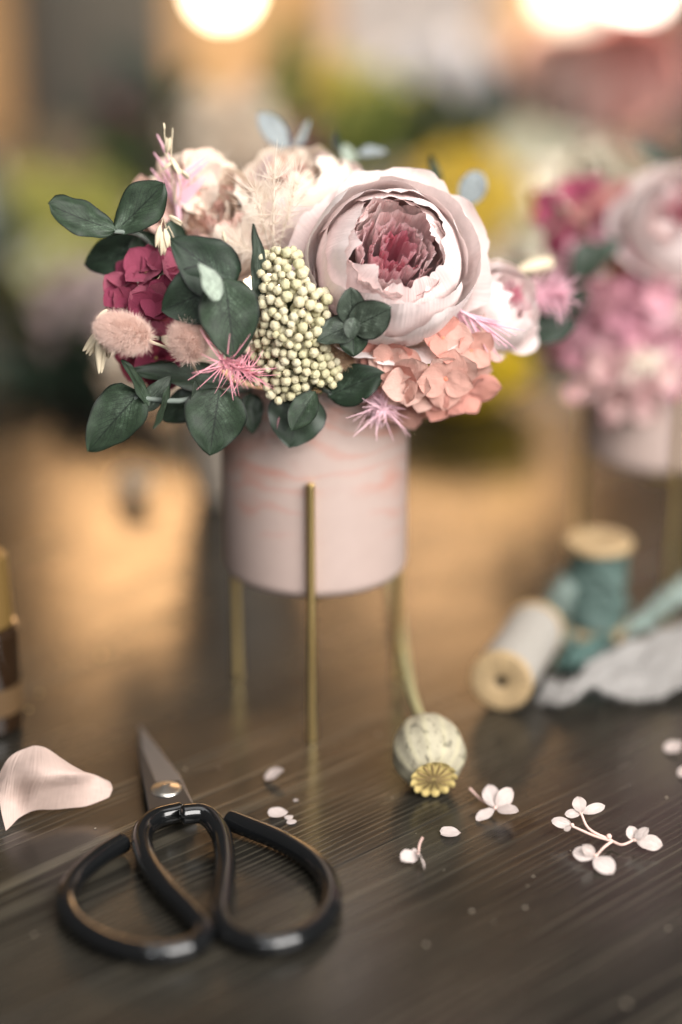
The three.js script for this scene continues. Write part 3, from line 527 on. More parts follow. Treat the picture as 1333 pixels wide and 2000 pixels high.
oatGrass('wispy oat grass standing above the olive green leaves', [[[-0.0693, 0.2745, 0.01], [-0.069, 0.2967, 0.02], [-0.0719, 0.3075, 0.024], [-0.0728, 0.3227, 0.026]], [[-0.0693, 0.2745, 0.01], [-0.0702, 0.3021, 0.022], [-0.0689, 0.3194, 0.02]], [[-0.0693, 0.2745, 0.01], [-0.0661, 0.2917, 0.02], [-0.0729, 0.308, 0.024]]], [[[-0.0719, 0.3075, 0.024], [-0.0705, 0.3157, 0.026]], [[-0.0701, 0.3051, 0.022], [-0.0657, 0.2969, 0.024]], [[-0.0742, 0.2994, 0.024], [-0.0695, 0.3029, 0.024]], [[-0.0664, 0.2993, 0.02], [-0.0608, 0.2945, 0.022]], [[-0.0724, 0.319, 0.026], [-0.0728, 0.3227, 0.026]]]);
oatGrass('drooping oat grass beside the plump bunny tail', [[[-0.0792, 0.2127, 0.05], [-0.092, 0.2296, 0.066], [-0.0996, 0.2397, 0.072], [-0.1029, 0.2316, 0.074], [-0.103, 0.2166, 0.075]], [[-0.0792, 0.2127, 0.05], [-0.0945, 0.2296, 0.066], [-0.1022, 0.2311, 0.072], [-0.1086, 0.2186, 0.073]]], [[[-0.0995, 0.2316, 0.074], [-0.1092, 0.2189, 0.076]], [[-0.1023, 0.2296, 0.076], [-0.1024, 0.2097, 0.078]], [[-0.1009, 0.2382, 0.072], [-0.1031, 0.2265, 0.074]], [[-0.0984, 0.2402, 0.072], [-0.1034, 0.2351, 0.073]], [[-0.0981, 0.2281, 0.07], [-0.0992, 0.2153, 0.07]]]);
oatGrass('pale oat spikelets hanging between peach and magenta flowers', [[[-0.068, 0.245, 0.02], [-0.0707, 0.2672, 0.04], [-0.0728, 0.2797, 0.046], [-0.0745, 0.2688, 0.048]], [[-0.068, 0.245, 0.02], [-0.0683, 0.2706, 0.044], [-0.0709, 0.276, 0.046], [-0.0721, 0.2663, 0.048]]], [[[-0.074, 0.2764, 0.048], [-0.0753, 0.2655, 0.049]], [[-0.0718, 0.2748, 0.048], [-0.07, 0.2655, 0.049]], [[-0.0729, 0.2733, 0.048], [-0.0736, 0.2614, 0.049]], [[-0.0699, 0.2808, 0.045], [-0.0634, 0.2765, 0.046]], [[-0.0439, 0.2718, 0.04], [-0.043, 0.266, 0.04]]]);
oatGrass('curled dried grass strands beyond the large rose', [[[0.0865, 0.2287, -0.03], [0.1012, 0.2412, -0.03], [0.1068, 0.2384, -0.03], [0.103, 0.2287, -0.03]], [[0.0865, 0.2287, -0.03], [0.1087, 0.2331, -0.035], [0.1297, 0.2399, -0.04]]], [[[0.1087, 0.2359, -0.035], [0.1297, 0.2399, -0.04]], [[0.1012, 0.2412, -0.03], [0.1064, 0.2328, -0.03]]]);
// ---------------------------------------------------------------- scissors
{
  const t = thing('scissors', 'black-handled florist scissors with closed steel blades on the table', 'scissors', [-0.0745, 0, 0.1063]);
  const steel = phys({ color: rgb(0.33, 0.33, 0.335), metalness: 1, roughness: 0.55, bumpMap: petalBump, bumpScale: 0.0001 }), blued = phys({ color: rgb(0.022, 0.022, 0.023), metalness: 0.2, roughness: 0.5 });
  const black = phys({ color: rgb(0.006, 0.0065, 0.007), roughness: 0.14, clearcoat: 0.25, clearcoatRoughness: 0.05 });
  const plate = (pts, y, th) => { const s = new THREE.Shape(); pts.forEach(([x, , z], i) => i ? s.lineTo(x, -z) : s.moveTo(x, -z)); s.closePath(); return new THREE.ExtrudeGeometry(s, { depth: th, bevelEnabled: true, bevelThickness: 0.0006, bevelSize: 0.0008, bevelOffset: -0.0008, bevelSegments: 2 }).rotateX(-Math.PI / 2).translate(0, y, 0); };
  wpart('blade', plate([[-0.0946, 0.006, 0.0432], [-0.0677, 0.006, 0.1023], [-0.0566, 0.006, 0.1388], [-0.0641, 0.006, 0.1449], [-0.0777, 0.006, 0.1439], [-0.0866, 0.006, 0.0955]], 0.0025, 0.0026), steel, t);
  wpart('blade', plate([[-0.0934, 0.009, 0.0641], [-0.0782, 0.009, 0.1168], [-0.0666, 0.009, 0.1146], [-0.058, 0.009, 0.1402], [-0.0654, 0.009, 0.1524], [-0.0784, 0.009, 0.1514], [-0.088, 0.009, 0.1013]], 0.0062, 0.0026), blued, t);
  const sc = V([-0.0726, 0.0095, 0.1248]);
  const screw = wpart('screw', new THREE.LatheGeometry([[0.0001, 0.0022], [0.0022, 0.0021], [0.0034, 0.0014], [0.0066, 0.0009], [0.0078, 0.0002], [0.0080, -0.001]].map(p => new THREE.Vector2(...p)), 32).translate(sc.x, sc.y, sc.z), phys({ color: rgb(0.82, 0.78, 0.70), metalness: 1, roughness: 0.3 }), t);
  part('slot', new THREE.BoxGeometry(0.0042, 0.0004, 0.0007).rotateY(0.5).translate(sc.x - t.position.x, sc.y + 0.00225, sc.z - t.position.z), blued, screw);
  const R = 0.0050;
  const grip = (pts) => { const g = wpart('handle', tube(pts, R, R, 120, 20), black, t); for (const [p, q] of [[pts[0], pts[1]], [pts[pts.length - 1], pts[pts.length - 2]]]) { const d = V(p).sub(V(q)).normalize(); part('handle_end', new THREE.SphereGeometry(R * 0.995, 18, 12).scale(1, 0.45, 1).applyQuaternion(new THREE.Quaternion().setFromUnitVectors(V(0, 1, 0), d)).translate(p[0] - t.position.x, p[1], p[2] - t.position.z), black, g); } };
  grip([[-0.0639, 0.009, 0.1474], [-0.0747, 0.009, 0.1534], [-0.0799, 0.008, 0.1636], [-0.0771, 0.007, 0.1849], [-0.0656, 0.0062, 0.2118], [-0.0513, 0.0056, 0.2348], [-0.045, 0.0054, 0.2485], [-0.0503, 0.0054, 0.2597], [-0.0657, 0.0054, 0.2644], [-0.0838, 0.0054, 0.2581], [-0.1009, 0.0054, 0.242], [-0.1084, 0.0054, 0.2235], [-0.1074, 0.0054, 0.2042], [-0.0983, 0.0056, 0.1834], [-0.0891, 0.006, 0.1717]]);
  grip([[-0.061, 0.013, 0.1567], [-0.0518, 0.012, 0.1549], [-0.0439, 0.009, 0.1654], [-0.0396, 0.0065, 0.1887], [-0.039, 0.0056, 0.2143], [-0.0386, 0.0054, 0.2362], [-0.0324, 0.0054, 0.2509], [-0.018, 0.0054, 0.2581], [-0.0027, 0.0054, 0.2517], [0.0078, 0.0054, 0.2345], [0.0095, 0.0054, 0.2122], [0.0022, 0.0056, 0.1899], [-0.0145, 0.006, 0.1698], [-0.0302, 0.0064, 0.1578], [-0.0393, 0.0068, 0.1515]]);
}

// ---------------------------------------------------------------- poppy seed head
{
  const c = V([0.0585, 0.0185, 0.1007]), ax = V(0.10, -0.30, 1).normalize();
  const t = thing('poppy_pod', 'dried poppy seed head lying with its fluted crown up front', 'poppy pod', [c.x, 0, c.z]);
  const q = new THREE.Quaternion().setFromUnitVectors(V(0, 1, 0), ax);
  const skin = dataTex(512, 256, (u, v) => { const n = fbm(u * 14, v * 7, 3, 5), m = smooth(0.05, 0.4, fbm(u * 26, v * 9, 7, 4)), rib = smooth(0.8, 1, Math.abs(Math.sin(u * 6.2832 * 6))); const g = 1 + 0.14 * n; return [(166 - 58 * m + 4 * rib) * g, (159 - 56 * m + 4 * rib) * g, (137 - 50 * m) * g]; });
  const pts = []; for (let i = 0; i <= 30; i++) { const a = i / 30 * Math.PI, y = -Math.cos(a) * 0.0195; pts.push(new THREE.Vector2(Math.max(0.0003, 0.0182 * Math.pow(Math.sin(a), 0.78) * (1 - 0.06 * Math.cos(a))), y)); }
  const g = new THREE.LatheGeometry(pts, 96), P = g.attributes.position;
  for (let i = 0; i < P.count; i++) { const x = P.getX(i), z = P.getZ(i), a = Math.atan2(x, z), k = 1 + 0.020 * Math.cos(a * 11) + 0.03 * noise(x * 90, P.getY(i) * 90, z * 90); P.setX(i, x * k); P.setZ(i, z * k); }
  g.computeVertexNormals(); g.applyQuaternion(q).translate(c.x, c.y, c.z); wpart('capsule', g, phys({ map: skin, roughness: 0.78 }), t);
  const cm = phys({ color: rgb(0.52, 0.40, 0.15), roughness: 0.75 }), ray = phys({ color: rgb(0.22, 0.15, 0.06), roughness: 0.85 });
  const cg = surf((u, v) => { const a = u * 6.2832, lobe = Math.abs(Math.sin(a * 6.5)), r = v * 0.0118 * (1 - 0.16 * smooth(0.5, 1, v) * Math.pow(1 - lobe, 2)), y = 0.0205 - 0.0028 * v + 0.0016 * v * lobe + 0.0018 * smooth(0.7, 1, v); return V(Math.sin(a) * r, y, Math.cos(a) * r).applyQuaternion(q).add(c); }, 156, 10);
  const cr = wpart('crown', cg, cm, t);
  wpart('crown_base', new THREE.CylinderGeometry(0.0105, 0.006, 0.003, 40).translate(0, 0.0180, 0).applyQuaternion(q).translate(c.x, c.y, c.z), cm, t);
  for (let i = 0; i < 13; i++) { const a = (i + 0.0) / 13 * 6.2832; const w = V(Math.sin(a), 0, Math.cos(a)); const gg = tube([w.clone().multiplyScalar(0.0012).setY(0.0206), w.clone().multiplyScalar(0.005).setY(0.0204), w.clone().multiplyScalar(0.0092).setY(0.0194)], 0.0004, 0.0006, 6, 6).applyQuaternion(q).translate(c.x, c.y, c.z); gg.translate(-t.position.x, 0, -t.position.z); part('stigma_ray', gg, ray, cr); }
  const back = c.clone().addScaledVector(ax, -0.0185);
  wpart('stem', tube([back.toArray(), [0.0525, 0.021, 0.0429], [0.0499, 0.017, -0.0288], [0.0483, 0.01, -0.1154], [0.0478, 0.004, -0.2208]], 0.0030, 0.0022, 30, 10), phys({ color: rgb(0.36, 0.33, 0.17), roughness: 0.7 }), t);
}

// ---------------------------------------------------------------- spools and ribbons
const spoolWood = phys({ map: dataTex(128, 256, (u, v) => { const g = 1 + 0.16 * noise(u * 60, v * 4, 1) + 0.12 * fbm(u * 8, v * 4, 4, 3); return [172 * g, 147 * g, 110 * g]; }), roughness: 0.6 });
{
  const a = V([0.102, 0.0178, 0.0163]), b = V([0.1293, 0.0178, -0.0598]), ax = b.clone().sub(a), L = ax.length(); ax.normalize(); const q = new THREE.Quaternion().setFromUnitVectors(V(0, 1, 0), ax);
  const t = thing('thread_spool', 'wooden spool of white thread lying on its side', 'spool', [a.x, 0, a.z]);
  const put = (g) => g.applyQuaternion(q).translate(a.x, a.y, a.z);
  const lat = (pr, n = 48) => new THREE.LatheGeometry(pr.map(p => new THREE.Vector2(...p)), n);
  wpart('flange', put(lat([[0.0035, 0.004], [0.0035, 0], [0.0160, 0], [0.0174, 0.0014], [0.0174, 0.0042], [0.0164, 0.0054], [0.0035, 0.0054]])), spoolWood, t);
  wpart('flange', put(lat([[0.0035, 0.004], [0.0035, 0], [0.0164, 0], [0.0174, 0.0012], [0.0174, 0.0040], [0.0160, 0.0054], [0.0035, 0.0054]]).translate(0, L - 0.0054, 0)), spoolWood, t);
  wpart('core', put(lat([[0.0033, 0.001], [0.0060, 0.002], [0.0060, L - 0.002], [0.0033, L - 0.001], [0.0033, 0.001]])), phys({ color: rgb(0.06, 0.045, 0.03), roughness: 0.8 }), t);
  const pr = []; const n = 64; for (let i = 0; i <= n * 4; i++) { const y = 0.0054 + (L - 0.0108) * i / (n * 4); pr.push([0.0163 + 0.00022 * Math.abs(Math.sin(i * Math.PI / 4)) + 0.0006 * noise(i * 0.06, 3), y]); }
  wpart('thread', put(lat(pr, 64)), phys({ color: rgb(0.33, 0.305, 0.27), roughness: 0.85 }), t);
}
{
  const P = [0.1685, 0, -0.0925];
  const t = thing('ribbon_spool', 'standing wooden spool wound with crumpled teal ribbon', 'spool', P);
  const disc = (y) => new THREE.LatheGeometry([[0.0035, 0.0], [0.0190, 0], [0.0205, 0.0015], [0.0205, 0.0045], [0.0190, 0.006], [0.0035, 0.006], [0.0035, 0]].map(p => new THREE.Vector2(...p)), 48).translate(0, y, 0);
  part('flange', disc(0), spoolWood, t); part('flange', disc(0.0560), spoolWood, t);
  part('core', new THREE.CylinderGeometry(0.008, 0.008, 0.051, 24).translate(0, 0.031, 0), spoolWood, t);
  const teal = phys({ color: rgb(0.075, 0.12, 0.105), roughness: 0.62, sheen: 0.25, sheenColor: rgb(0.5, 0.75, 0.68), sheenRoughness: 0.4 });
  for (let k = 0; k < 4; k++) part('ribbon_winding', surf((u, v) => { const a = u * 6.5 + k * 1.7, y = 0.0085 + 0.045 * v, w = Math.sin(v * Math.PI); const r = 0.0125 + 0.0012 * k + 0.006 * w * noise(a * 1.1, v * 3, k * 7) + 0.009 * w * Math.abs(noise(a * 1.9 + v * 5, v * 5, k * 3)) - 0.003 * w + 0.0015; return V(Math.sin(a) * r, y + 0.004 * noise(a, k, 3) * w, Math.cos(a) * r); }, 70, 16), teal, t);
}
const fray = (edge, dirs, r, L, n) => { const list = []; for (let i = 0; i < n; i++) { const u = r(), p = edge(u), d = dirs(u).addScaledVector(sphereDir(r), 0.35); d.y = Math.abs(d.y) * 0.15; d.normalize(); list.push([p, d, L * (0.3 + r()), 0.00009, sphereDir(r).multiplyScalar(0.25)]); } return hairs(list, 2); };
function clothStrip(name, label, category, left, right, mat, seed, amp, group) {          // left and right edges in room coordinates
  const A = new THREE.CatmullRomCurve3(left.map(p => V(p))), B = new THREE.CatmullRomCurve3(right.map(p => V(p))), r = rng(seed);
  const t = thing(name, label, category, left[0], group);
  const f = (u, v) => { const p = A.getPoint(v).lerp(B.getPoint(v), u); p.y = Math.max(0.0008, p.y + amp * (0.6 + noise(v * 9, u * 3, seed) + 0.6 * noise(v * 17 + u * 6, u * 5, seed + 3))); return p; };
  wpart('cloth', surf(f, 24, 70), mat, t);
  for (const e of [0, 1]) { const h = wpart('frayed_edge', fray(u => f(e, u), u => f(e, u).sub(f(0.5, u)).normalize(), r, 0.006, 420), mat, t); h.userData.kind = 'stuff'; }
  return t;
}
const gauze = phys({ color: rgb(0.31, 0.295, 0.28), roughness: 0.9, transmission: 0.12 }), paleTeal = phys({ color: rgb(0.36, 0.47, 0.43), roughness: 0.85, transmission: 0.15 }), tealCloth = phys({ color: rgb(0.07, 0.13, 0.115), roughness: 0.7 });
clothStrip('ribbon', 'off white frayed gauze ribbon trailing across the table', 'ribbon', [[0.1235, 0.001, 0.0044], [0.1365, 0.004, 0.0199], [0.1548, 0.008, 0.0072], [0.1741, 0.003, 0.0139], [0.2044, 0.005, 0.0022], [0.2453, 0.004, -0.0151]], [[0.1305, 0.004, -0.0151], [0.1418, 0.007, -0.003], [0.1582, 0.012, -0.0199], [0.1854, 0.012, -0.0461], [0.2171, 0.012, -0.0735], [0.264, 0.01, -0.1071]], gauze, 5, 0.0035);
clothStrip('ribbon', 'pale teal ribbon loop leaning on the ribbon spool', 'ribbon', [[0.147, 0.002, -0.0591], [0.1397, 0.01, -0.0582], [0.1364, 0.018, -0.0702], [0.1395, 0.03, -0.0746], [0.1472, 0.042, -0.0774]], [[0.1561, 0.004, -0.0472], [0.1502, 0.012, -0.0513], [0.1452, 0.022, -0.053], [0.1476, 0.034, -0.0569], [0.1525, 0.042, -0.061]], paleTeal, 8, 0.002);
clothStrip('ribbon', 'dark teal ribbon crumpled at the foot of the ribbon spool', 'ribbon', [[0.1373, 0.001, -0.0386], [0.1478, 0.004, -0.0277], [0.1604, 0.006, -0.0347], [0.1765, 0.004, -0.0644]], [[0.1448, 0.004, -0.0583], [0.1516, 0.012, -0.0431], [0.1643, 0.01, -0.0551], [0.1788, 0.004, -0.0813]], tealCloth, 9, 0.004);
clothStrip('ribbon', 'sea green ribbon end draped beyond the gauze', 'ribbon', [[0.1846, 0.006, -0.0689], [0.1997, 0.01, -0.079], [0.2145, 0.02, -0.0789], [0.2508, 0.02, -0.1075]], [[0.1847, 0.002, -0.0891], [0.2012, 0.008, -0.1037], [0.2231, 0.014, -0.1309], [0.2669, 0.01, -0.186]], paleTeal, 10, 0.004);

// ---------------------------------------------------------------- loose petals and florets on the table
const whitePetal = [petalMat(0.74, 0.64, 0.605, 0.2), petalMat(0.72, 0.61, 0.57, 0.2)], shellPink = petalMat(0.72, 0.555, 0.49, 0.25);
{
  const rows = [[[-0.1545, 0.02, 0.1334], [-0.1479, 0.03, 0.13], [-0.1353, 0.034, 0.1258], [-0.1227, 0.03, 0.1311], [-0.1113, 0.02, 0.1302], [-0.1028, 0.014, 0.1231]],
    [[-0.1527, 0.016, 0.1391], [-0.144, 0.024, 0.141], [-0.1286, 0.03, 0.1483], [-0.1161, 0.028, 0.1434], [-0.1062, 0.018, 0.1274], [-0.0996, 0.015, 0.1282]],
    [[-0.1513, 0.009, 0.1443], [-0.1439, 0.012, 0.1395], [-0.1323, 0.018, 0.1444], [-0.1182, 0.018, 0.1392], [-0.107, 0.014, 0.1306], [-0.0987, 0.012, 0.1289]],
    [[-0.1479, 0.001, 0.1521], [-0.1433, 0.003, 0.1436], [-0.136, 0.006, 0.1408], [-0.1211, 0.005, 0.1369], [-0.1083, 0.006, 0.1346], [-0.1, 0.009, 0.1318]]].map(r => new THREE.CatmullRomCurve3(r.map(p => V(p))));
  const o = V(-0.143, 0, 0.106), g = surf((u, v) => new THREE.CatmullRomCurve3(rows.map(c => c.getPoint(u))).getPoint(v).sub(o).addScaledVector(V(0, 1, 0.3), 0.0012 * fbm(u * 7, v * 5, 2, 3)), 36, 26);
  lone('rose_petal', 'large curled blush rose petal lying near the scissor blades', 'petal', g, shellPink, o.toArray());
}
function fallen(label, p, size, turn, tilt, k = 0, group) { const m = lone('fallen_petal', label, 'petal', floretPetals[k], whitePetal[k & 1], p, group); m.rotation.set(-Math.PI / 2 + tilt, 0, turn, 'YXZ'); m.rotation.y = turn; m.rotation.z = 0; m.scale.setScalar(size); m.position.y += size * 0.12; return m; }
fallen('small white petal on the table by the stand foot', [-0.0252, 0, 0.0975], 0.0105, -1.5, 0.25, 1);
fallen('torn white petal flake on the table above the scissor handle', [-0.0217, 0, 0.1361], 0.0098, -1.35, 0.1, 0);
for (const [p, s, tn, l] of [[[-0.0136, 0, 0.1381], 0.0045, -1.1, 'small white petal crumb touching the torn flake'], [[-0.012, 0, 0.1402], 0.005, -2.2, 'slightly larger white petal crumb beyond the torn flake'], [[-0.008, 0, 0.1204], 0.0024, 0.4, 'tiny white petal speck apart from the torn flake']]) fallen(l, p, s, tn, 0.1, 2, 'petal crumbs by the scissors');
fallen('lone white petal beside the two-petal floret', [0.062, 0, 0.1543], 0.0098, -1.5, 0.05, 0);
fallen('tan dried petal flake along a plank far from the scissors', [0.1852, 0, 0.0676], 0.010, -1.2, 0.2, 1);
fallen('pale petal flake at the edge past the floret sprig', [0.1874, 0, 0.0953], 0.008, -1.2, 0.4, 1);
const pinkStalk = phys({ color: rgb(0.70, 0.48, 0.42), roughness: 0.8 });
// petals given by base and tip in room coordinates
function looseFloret(t, petals) { petals.forEach(([a, b, ratio, n], i) => wpart('petal', leafGeo(a, b, ratio, n, { p: 1.12, q: 0.6, fold: 0.05, curl: 0.1, seed: i * 3.3 + a[0] * 90, nu: 10, nv: 10, wave: 0.04 }), whitePetal[i & 1], t)); wpart('eye', new THREE.SphereGeometry(0.0011, 10, 8).translate(...petals[0][0]), pinkStalk, t); }
{
  const t = thing('fallen_floret', 'four-petalled white floret with a short stalk below the poppy pod', 'floret', [0.0909, 0, 0.1267]);
  looseFloret(t, [[[0.0902, 0.004, 0.1341], [0.0869, 0.012, 0.1246], 0.68, [-0.1, 0.5, 0.9]], [[0.0907, 0.004, 0.1341], [0.0985, 0.012, 0.1289], 0.68, [0.2, 0.5, 0.9]], [[0.0896, 0.004, 0.1351], [0.0803, 0.001, 0.14], 0.62, [-0.2, 0.9, 0.4]], [[0.0906, 0.004, 0.1351], [0.1005, 0.007, 0.1416], 0.5, [0.3, 0.7, 0.6]]]);
  wpart('stalk', tube([[0.0904, 0.003, 0.1322], [0.0839, 0.003, 0.1238], [0.0787, 0.006, 0.1176]], 0.0007, 0.0006, 8, 6), pinkStalk, t);
}
{
  const t = thing('fallen_floret', 'two-petalled white floret with a bent upright stalk', 'floret', [0.051, 0, 0.1718]);
  looseFloret(t, [[[0.0502, 0.004, 0.1778], [0.0425, 0.005, 0.1852], 0.75, [-0.1, 0.8, 0.6]], [[0.0506, 0.006, 0.1794], [0.0535, 0.003, 0.191], 0.42, [0.9, 0.3, 0.3]], [[0.0501, 0.005, 0.1786], [0.0478, 0.006, 0.1775], 0.7, [0, 0.6, 0.8]]]);
  wpart('stalk', tube([[0.0506, 0.005, 0.1786], [0.0511, 0.009, 0.178], [0.0525, 0.012, 0.1775]], 0.0006, 0.0006, 8, 6), pinkStalk, t);
}
{
  const t = thing('floret_sprig', 'branching pink stalk with four white florets lying on the plank', 'floret', [0.1442, 0, 0.1592]);
  const N = [0.1435, 0.003, 0.165];
  for (const s of [[N, [0.1324, 0.008, 0.1616], [0.1293, 0.013, 0.1557]], [N, [0.1348, 0.005, 0.1632], [0.1249, 0.008, 0.1596]], [N, [0.1388, 0.003, 0.1708], [0.1338, 0.004, 0.1806]], [N, [0.1476, 0.003, 0.1684], [0.1538, 0.005, 0.1671]]]) wpart('stalk', tube(s, 0.0008, 0.0006, 10, 6), pinkStalk, t);
  wpart('bud', new THREE.SphereGeometry(0.0014, 10, 8).translate(...[0.142, 0.005, 0.1641]), pinkStalk, t);
  looseFloret(t, [[[0.1293, 0.013, 0.1557], [0.1216, 0.013, 0.1567], 0.6, [0, 0.7, 0.7]], [[0.1294, 0.014, 0.1565], [0.1277, 0.02, 0.1523], 0.9, [0, 0.3, 0.95]], [[0.13, 0.013, 0.1557], [0.1416, 0.015, 0.1512], 0.42, [0.1, 0.75, 0.6]]]);
  looseFloret(t, [[[0.125, 0.008, 0.1586], [0.1152, 0.01, 0.1573], 0.55, [0, 0.6, 0.8]], [[0.1244, 0.008, 0.1596], [0.121, 0.006, 0.16], 0.7, [0, 0.3, 0.9]]]);
  looseFloret(t, [[[0.1336, 0.004, 0.1806], [0.123, 0.005, 0.1786], 0.7, [0, 0.75, 0.65]], [[0.1333, 0.004, 0.1806], [0.1274, 0.01, 0.1816], 0.62, [0, 0.3, 0.9]], [[0.1336, 0.004, 0.1821], [0.1398, 0.002, 0.1921], 0.85, [0.1, 0.75, 0.65]]]);
  looseFloret(t, [[[0.1538, 0.005, 0.1671], [0.1514, 0.011, 0.165], 0.9, [0.2, 0.4, 0.9]], [[0.1542, 0.005, 0.1676], [0.1662, 0.005, 0.1719], 0.66, [0, 0.8, 0.6]], [[0.1536, 0.006, 0.1679], [0.1595, 0.012, 0.1688], 0.55, [0, 0.5, 0.8]]]);
}

// ---------------------------------------------------------------- bottle and brass beads
{
  const t = thing('glass_bottle', 'dark brown glass bottle with an ochre top at the table side', 'bottle', [-0.1772, 0, 0.034]);
  const lat = (pr) => new THREE.LatheGeometry(pr.map(q => new THREE.Vector2(...q)), 48);
  part('glass', lat([[0.0005, 0.0005], [0.0165, 0.0005], [0.019, 0.003], [0.019, 0.056], [0.0175, 0.0605], [0.0005, 0.0605]]), phys({ color: rgb(0.022, 0.011, 0.005), roughness: 0.12, clearcoat: 0.6 }), t);
  part('cap', lat([[0.0005, 0.100], [0.014, 0.100], [0.0155, 0.0985], [0.0165, 0.0615], [0.0155, 0.0603], [0.0005, 0.0603]]), phys({ color: rgb(0.20, 0.12, 0.035), roughness: 0.5, metalness: 0.3 }), t);
  part('label', lat([[0.01915, 0.012], [0.0193, 0.0125], [0.0193, 0.027], [0.01915, 0.0275]]), phys({ color: rgb(0.10, 0.055, 0.02), roughness: 0.7 }), t);
}
for (const [p, s, l] of [[[-0.1277, 0.0008, -0.0581], 0.0010, 'tiny brass bead glinting on the table between vase and blades'], [[-0.156, 0.0006, -0.0059], 0.0007, 'tiny brass bead beyond the brown bottle'], [[-0.1586, 0.0006, 0.0154], 0.0007, 'tiny brass bead between brown bottle and rose petal']]) lone('bead', l, 'bead', new THREE.SphereGeometry(s, 16, 12), brassMat, p, 'brass beads on the table');

// ---------------------------------------------------------------- second bouquet, in the pot behind the ribbon spool
const mauve = [petalMat(0.72, 0.38, 0.45), petalMat(0.78, 0.48, 0.54), petalMat(0.64, 0.30, 0.38)];
rose('pale rose crowning the second bouquet', [0.2222, 0.2165, -0.19], [-0.1, 0.6, 0.75], roseRings(0.74), 83);
hydrangea('full mauve pink hydrangea of the second bouquet', [0.2055, 0.1781, -0.185], [0.062, 0.05, 0.04], [-0.15, 0.0, 1], 60, 0.0125, mauve, 31, { root: [0.222, 0.185, -0.2], eye: eyeMagenta, min: -0.15 });
hydrangea('small magenta hydrangea at the second bouquet edge', [0.1615, 0.2306, -0.21], [0.022, 0.022, 0.018], [-0.3, 0.3, 1], 16, 0.011, magenta, 32, { root: [0.222, 0.185, -0.2], eye: eyeMagenta });
hydrangea('dusty coral hydrangea between magenta flower and pale rose', [0.185, 0.2255, -0.215], [0.026, 0.024, 0.018], [-0.1, 0.3, 1], 18, 0.012, [petalMat(0.72, 0.36, 0.32), petalMat(0.68, 0.30, 0.30)], 33, { root: [0.222, 0.185, -0.2], eye: eyeCoral });
hydrangea('pale pink hydrangea hanging over the second pot rim', [0.1861, 0.1463, -0.15], [0.028, 0.02, 0.015], [-0.1, -0.2, 1], 14, 0.012, [petalMat(0.76, 0.52, 0.50), petalMat(0.74, 0.44, 0.45)], 34, { root: [0.222, 0.185, -0.2], eye: eyeCoral });
{
  const t = sprig('dark green leaves in the side of the second bouquet', [0.1972, 0.1646, -0.2], [[[[0.1972, 0.1646, -0.2], [0.1751, 0.204, -0.17], [0.1638, 0.2188, -0.16]]], [[[0.1972, 0.1646, -0.2], [0.2196, 0.257, -0.25], [0.2223, 0.2668, -0.25]]]]);
  leaf(t, [0.1689, 0.226, -0.155], [0.1539, 0.2052, -0.15], 0.85, [-0.3, 0.3, 0.9], darkLeafMat); leaf(t, [0.167, 0.2208, -0.15], [0.1819, 0.2301, -0.15], 0.7, [0, 0.3, 0.9], darkLeafMat); leaf(t, [0.1639, 0.201, -0.155], [0.1488, 0.1768, -0.15], 0.6, [-0.2, 0.3, 0.9], L0);
  leaf(t, [0.2227, 0.2603, -0.25], [0.2019, 0.2791, -0.25], 0.45, [0, 0.2, 1], darkLeafMat);
}
needleSpray('dusty pink needle spray across the second bouquet', [[0.1961, 0.1918, -0.14], [0.1796, 0.2023, -0.135], [0.1666, 0.205, -0.13]], [[-1, 0.3, 0.3], [-0.4, 1, 0.3], [-0.5, -0.9, 0.3], [0, 0, 1]], 70, 0.016, 0.0008, petalMat(0.72, 0.36, 0.42, 0.1), 41, { spread: 0.5 });
needleSpray('cream tufts low in the second bouquet', [[0.2083, 0.166, -0.13], [0.1984, 0.1642, -0.125], [0.1887, 0.1608, -0.12]], [[-0.6, 0.2, 0.4], [-0.2, -1, 0.3], [0.4, 0.5, 0.6]], 50, 0.012, 0.0009, plumeMat, 42, { spread: 0.5 });
const mint0 = [petalMat(0.62, 0.56, 0.44)];
hydrangea('muted cream hydrangea above the second bouquet magenta flower', [0.1829, 0.2449, -0.28], [0.022, 0.018, 0.016], [-0.1, 0.4, 1], 12, 0.012, mint0, 36, { eye: mint0[0], base: [0.03, -0.12, 0.02] });

// ---------------------------------------------------------------- far arrangements along the table, out of focus
const glaze = (r, g, b) => phys({ color: rgb(r, g, b), roughness: 0.35, clearcoat: 0.3 });
const vase = (name, label, p, pr, mat) => { const g = new THREE.LatheGeometry(pr.map(q => new THREE.Vector2(...q)), 48); return lone(name, label, 'vase', g, mat, p); };
vase('ceramic_vase', 'beige ceramic vase behind the marbled pot', [-0.066, 0.0005, -0.355], [[0.0005, 0], [0.024, 0], [0.027, 0.003], [0.036, 0.045], [0.046, 0.10], [0.049, 0.128], [0.046, 0.128], [0.042, 0.10], [0.032, 0.05], [0.023, 0.012], [0.0005, 0.010]], glaze(0.52, 0.45, 0.37));
vase('yellow_bowl', 'bright yellow bowl on the table behind the coral hydrangea', [0.118, 0.0005, -0.60], [[0.0005, 0], [0.030, 0], [0.034, 0.003], [0.052, 0.018], [0.062, 0.042], [0.063, 0.060], [0.060, 0.060], [0.058, 0.042], [0.048, 0.021], [0.030, 0.008], [0.0005, 0.007]], glaze(0.88, 0.60, 0.03));
vase('stoneware_vase', 'grey green stoneware vase under the lime flowers', [-0.40, 0.0005, -1.1], [[0.0005, 0], [0.035, 0], [0.055, 0.03], [0.058, 0.07], [0.04, 0.12], [0.036, 0.14], [0.033, 0.14], [0.035, 0.12], [0.05, 0.07], [0.03, 0.01], [0.0005, 0.009]], glaze(0.10, 0.11, 0.09));
